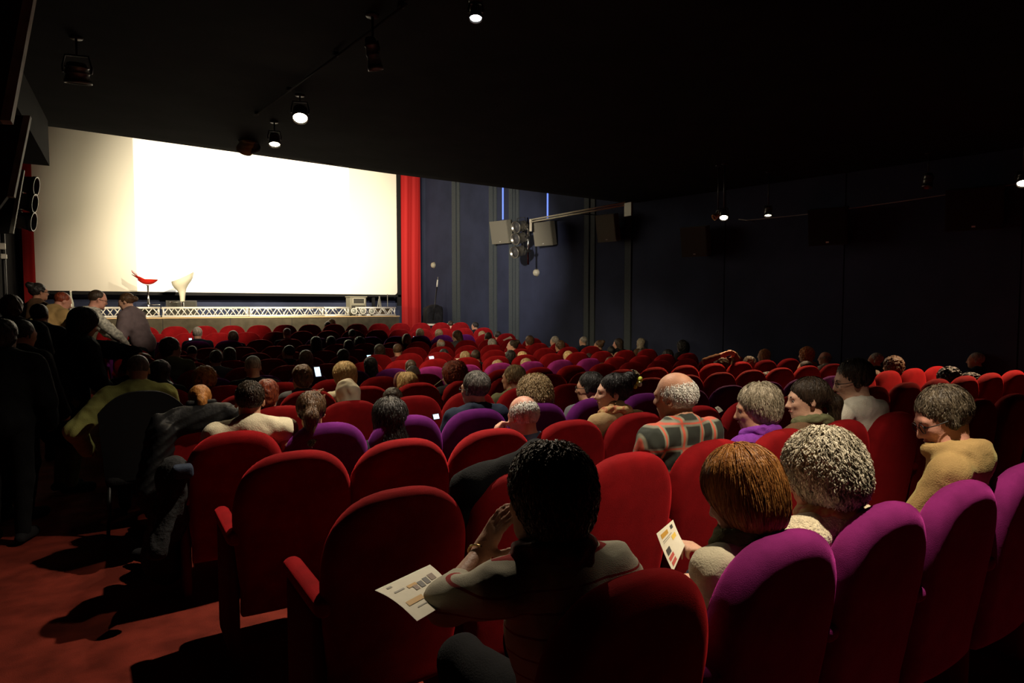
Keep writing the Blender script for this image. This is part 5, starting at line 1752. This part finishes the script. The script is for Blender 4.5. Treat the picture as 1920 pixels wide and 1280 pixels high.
# dark trousered leg and plaid shoe in the aisle
p = atZ(291, 1052, floorz(4.8) + .05)
t = empty('shoe', (p[0], p[1], floorz(p[1])), label='checked shoe with pale toe on the aisle carpet under the coats', cat='shoe')
obj('upper', polygonise([C((0.02, -.08, .05), (-.02, .10, .045), .045, .035, k=.03), C((.02, -.09, .08), (.02, -.09, .10), .04, k=.03)], .009), CL['plaid'], t)
obj('toe_cap', polygonise([E((-.02, .125, .04), (.038, .03, .028))], .007), WHITE, t)
obj('sole', polygonise([C((0.02, -.10, .014), (-.02, .12, .014), .042, .038, k=.02), H((0, 0, .02), (0, 0, 1)), H((0, 0, .002), (0, 0, -1))], .007), WHITE, t)

# ------------------------------------------------------------------ people standing


def stand(x, y, Y, label, h=None, lean=0, rotz=0., J=None, floor=None, **kw):
    """head at pixel x,y and distance Y, feet on the floor"""
    p = atY(x, y, Y); fzz = floorz(Y) if floor is None else floor
    f = kw.get('f', 0)
    J0 = standJ(1.70, lean, f)
    pxj = kw.pop('px', None)
    k = (p[2] - fzz) / J0['H'][2]
    ang = rotz
    hx = Matrix.Rotation(radians(ang), 3, 'Z') @ Vector(J0['H'] * k)
    if J: J0.update({q: np.array(v, float) for q, v in J.items()})
    Mi = np.array(Matrix.Rotation(radians(-ang), 3, 'Z'))
    if pxj: J0.update({q: Mi @ (atY(*v) - np.array([p[0] - hx[0], p[1] - hx[1], fzz])) / k for q, v in pxj.items()})
    return figure(label, (p[0] - hx[0], p[1] - hx[1], fzz), radians(ang), J0, scale=k, group='people standing in the aisle', **kw)


# usher-like person pointing along a row
ph = atY(158, 604, 7.4)
J0 = standJ(1.70, 12, 1); kk = (ph[2] - floorz(7.4)) / J0['H'][2]
stand(160, 608, 7.4, 'person with dark bobbed hair and long black coat pointing along a row', lean=14, rotz=-62, f=1, head=(-8, 18, 0), hair='bob', hc='black', sk='b', top='black', legs='khaki', res=.012, hres=.009, strands=1500, strand_len=.10, puffy=.035, hairscale=1.12,
      px={'eL': (207, 656, 7.5), 'wL': (258, 663, 7.35)}, hands={'L': dict(n=(.1, 0, -1), point=True, curl=60)}, sleeve=.9, folds=.008,
      extra=lambda root, J, hd: obj('coat_skirt', polygonise([C(J['P'] + [0, 0, .10], J['P'] + [0, -.02, -.30], .19, .20, k=.05)], .02, lambda X, Y, Z: .01 * nz(X, Y, Z * .3, 22)), CL['black'], root))
stand(184, 562, 11.3, 'person in mottled pale hooded jacket leaning over a red seat with notebook', lean=22, rotz=-75, head=(0, 14, 0), hair='crop', hc='dark', sk='c', top='camo', legs='black', res=.013, hres=.010, hood=True, glasses=True,
      J={'eL': (-.26, .42, 1.10), 'wL': (-.14, .55, .98), 'eR': (.26, .40, 1.08), 'wR': (.16, .52, .96)}, puffy=.01)
stand(236, 566, 12.0, 'person in grey-mauve jacket with loose low bun bending forward', lean=20, rotz=60, f=1, head=(10, 16, 0), hair='lowbun', hc='brown', sk='a', top='mauve', legs='black', res=.013, hres=.010, puffy=.03)
stand(118, 566, 12.0, 'person in tan coat with cropped reddish hair bending away', lean=40, rotz=-50, head=(-15, 25, 0), hair='crop', hc='red', sk='c', top='beige', legs='black', res=.015, hres=.011, puffy=.035, hood=True)
stand(74, 548, 12.6, 'person with dark topknot, glasses and rust jacket', lean=4, rotz=-60, f=1, head=(-5, 0, 0), hair='bun', hc='black', sk='b', top='brown', legs='black', res=.014, hres=.010, glasses=True, puffy=.02, hairscale=1.05)
stand(75, 592, 9.0, 'dark-haired person in black coat behind the tan coat', lean=6, rotz=-15, head=(0, 5, 0), hair='short', hc='black', sk='b', top='black', legs='black', res=.016, hres=.011, puffy=.04)
stand(22, 580, 8.6, 'shadowy person with reddish dark hair beside the lamp pole', lean=2, rotz=0, head=(0, 5, 0), hair='full', hc='brown', sk='b', top='black', legs='black', res=.016, hres=.011, puffy=.04)
stand(44, 628, 6.6, 'person in black leather jacket, face just lit, in the dark aisle', lean=8, rotz=-35, head=(-10, 10, 0), hair='short', hc='black', sk='b', top='pitch', legs='pitch', res=.014, hres=.010, puffy=.03, eyes=True)
stand(8, 632, 5.9, 'darkest standing person, half hidden at the edge of the aisle', lean=4, rotz=-10, head=(0, 0, 0), hair='full', hc='black', sk='d', top='pitch', legs='pitch', res=.016, hres=.011, puffy=.03)
# notebook of the leaning person
p = atY(203, 614, 11.55)
t = empty('notebook', p, label='dark notebook with white page edge held over the red seat', cat='notebook')
R = look((.3, -.5, .8))
obj('cover', box((0, 0, 0), (.11, .08, .006), R), DARKPLASTIC, t, smooth=False)
obj('pages', box(R @ np.array([.0, .004, .010]), (.105, .078, .004), R), PAPER, t, smooth=False)
# person bending at the front row
p = atY(637, 608, 14.6)
figure('fair-haired person in pink bending sideways before the stage', (p[0] + .12, 14.75, floorz(14.75)), radians(75), standJ(1.35, 35, 1), (10, 25, 0), 'bob', 'dblond', 'c', 'red', res=.016, hres=.011, f=1, scale=.80, group='people standing in the aisle')
# hands behind heads near the wall
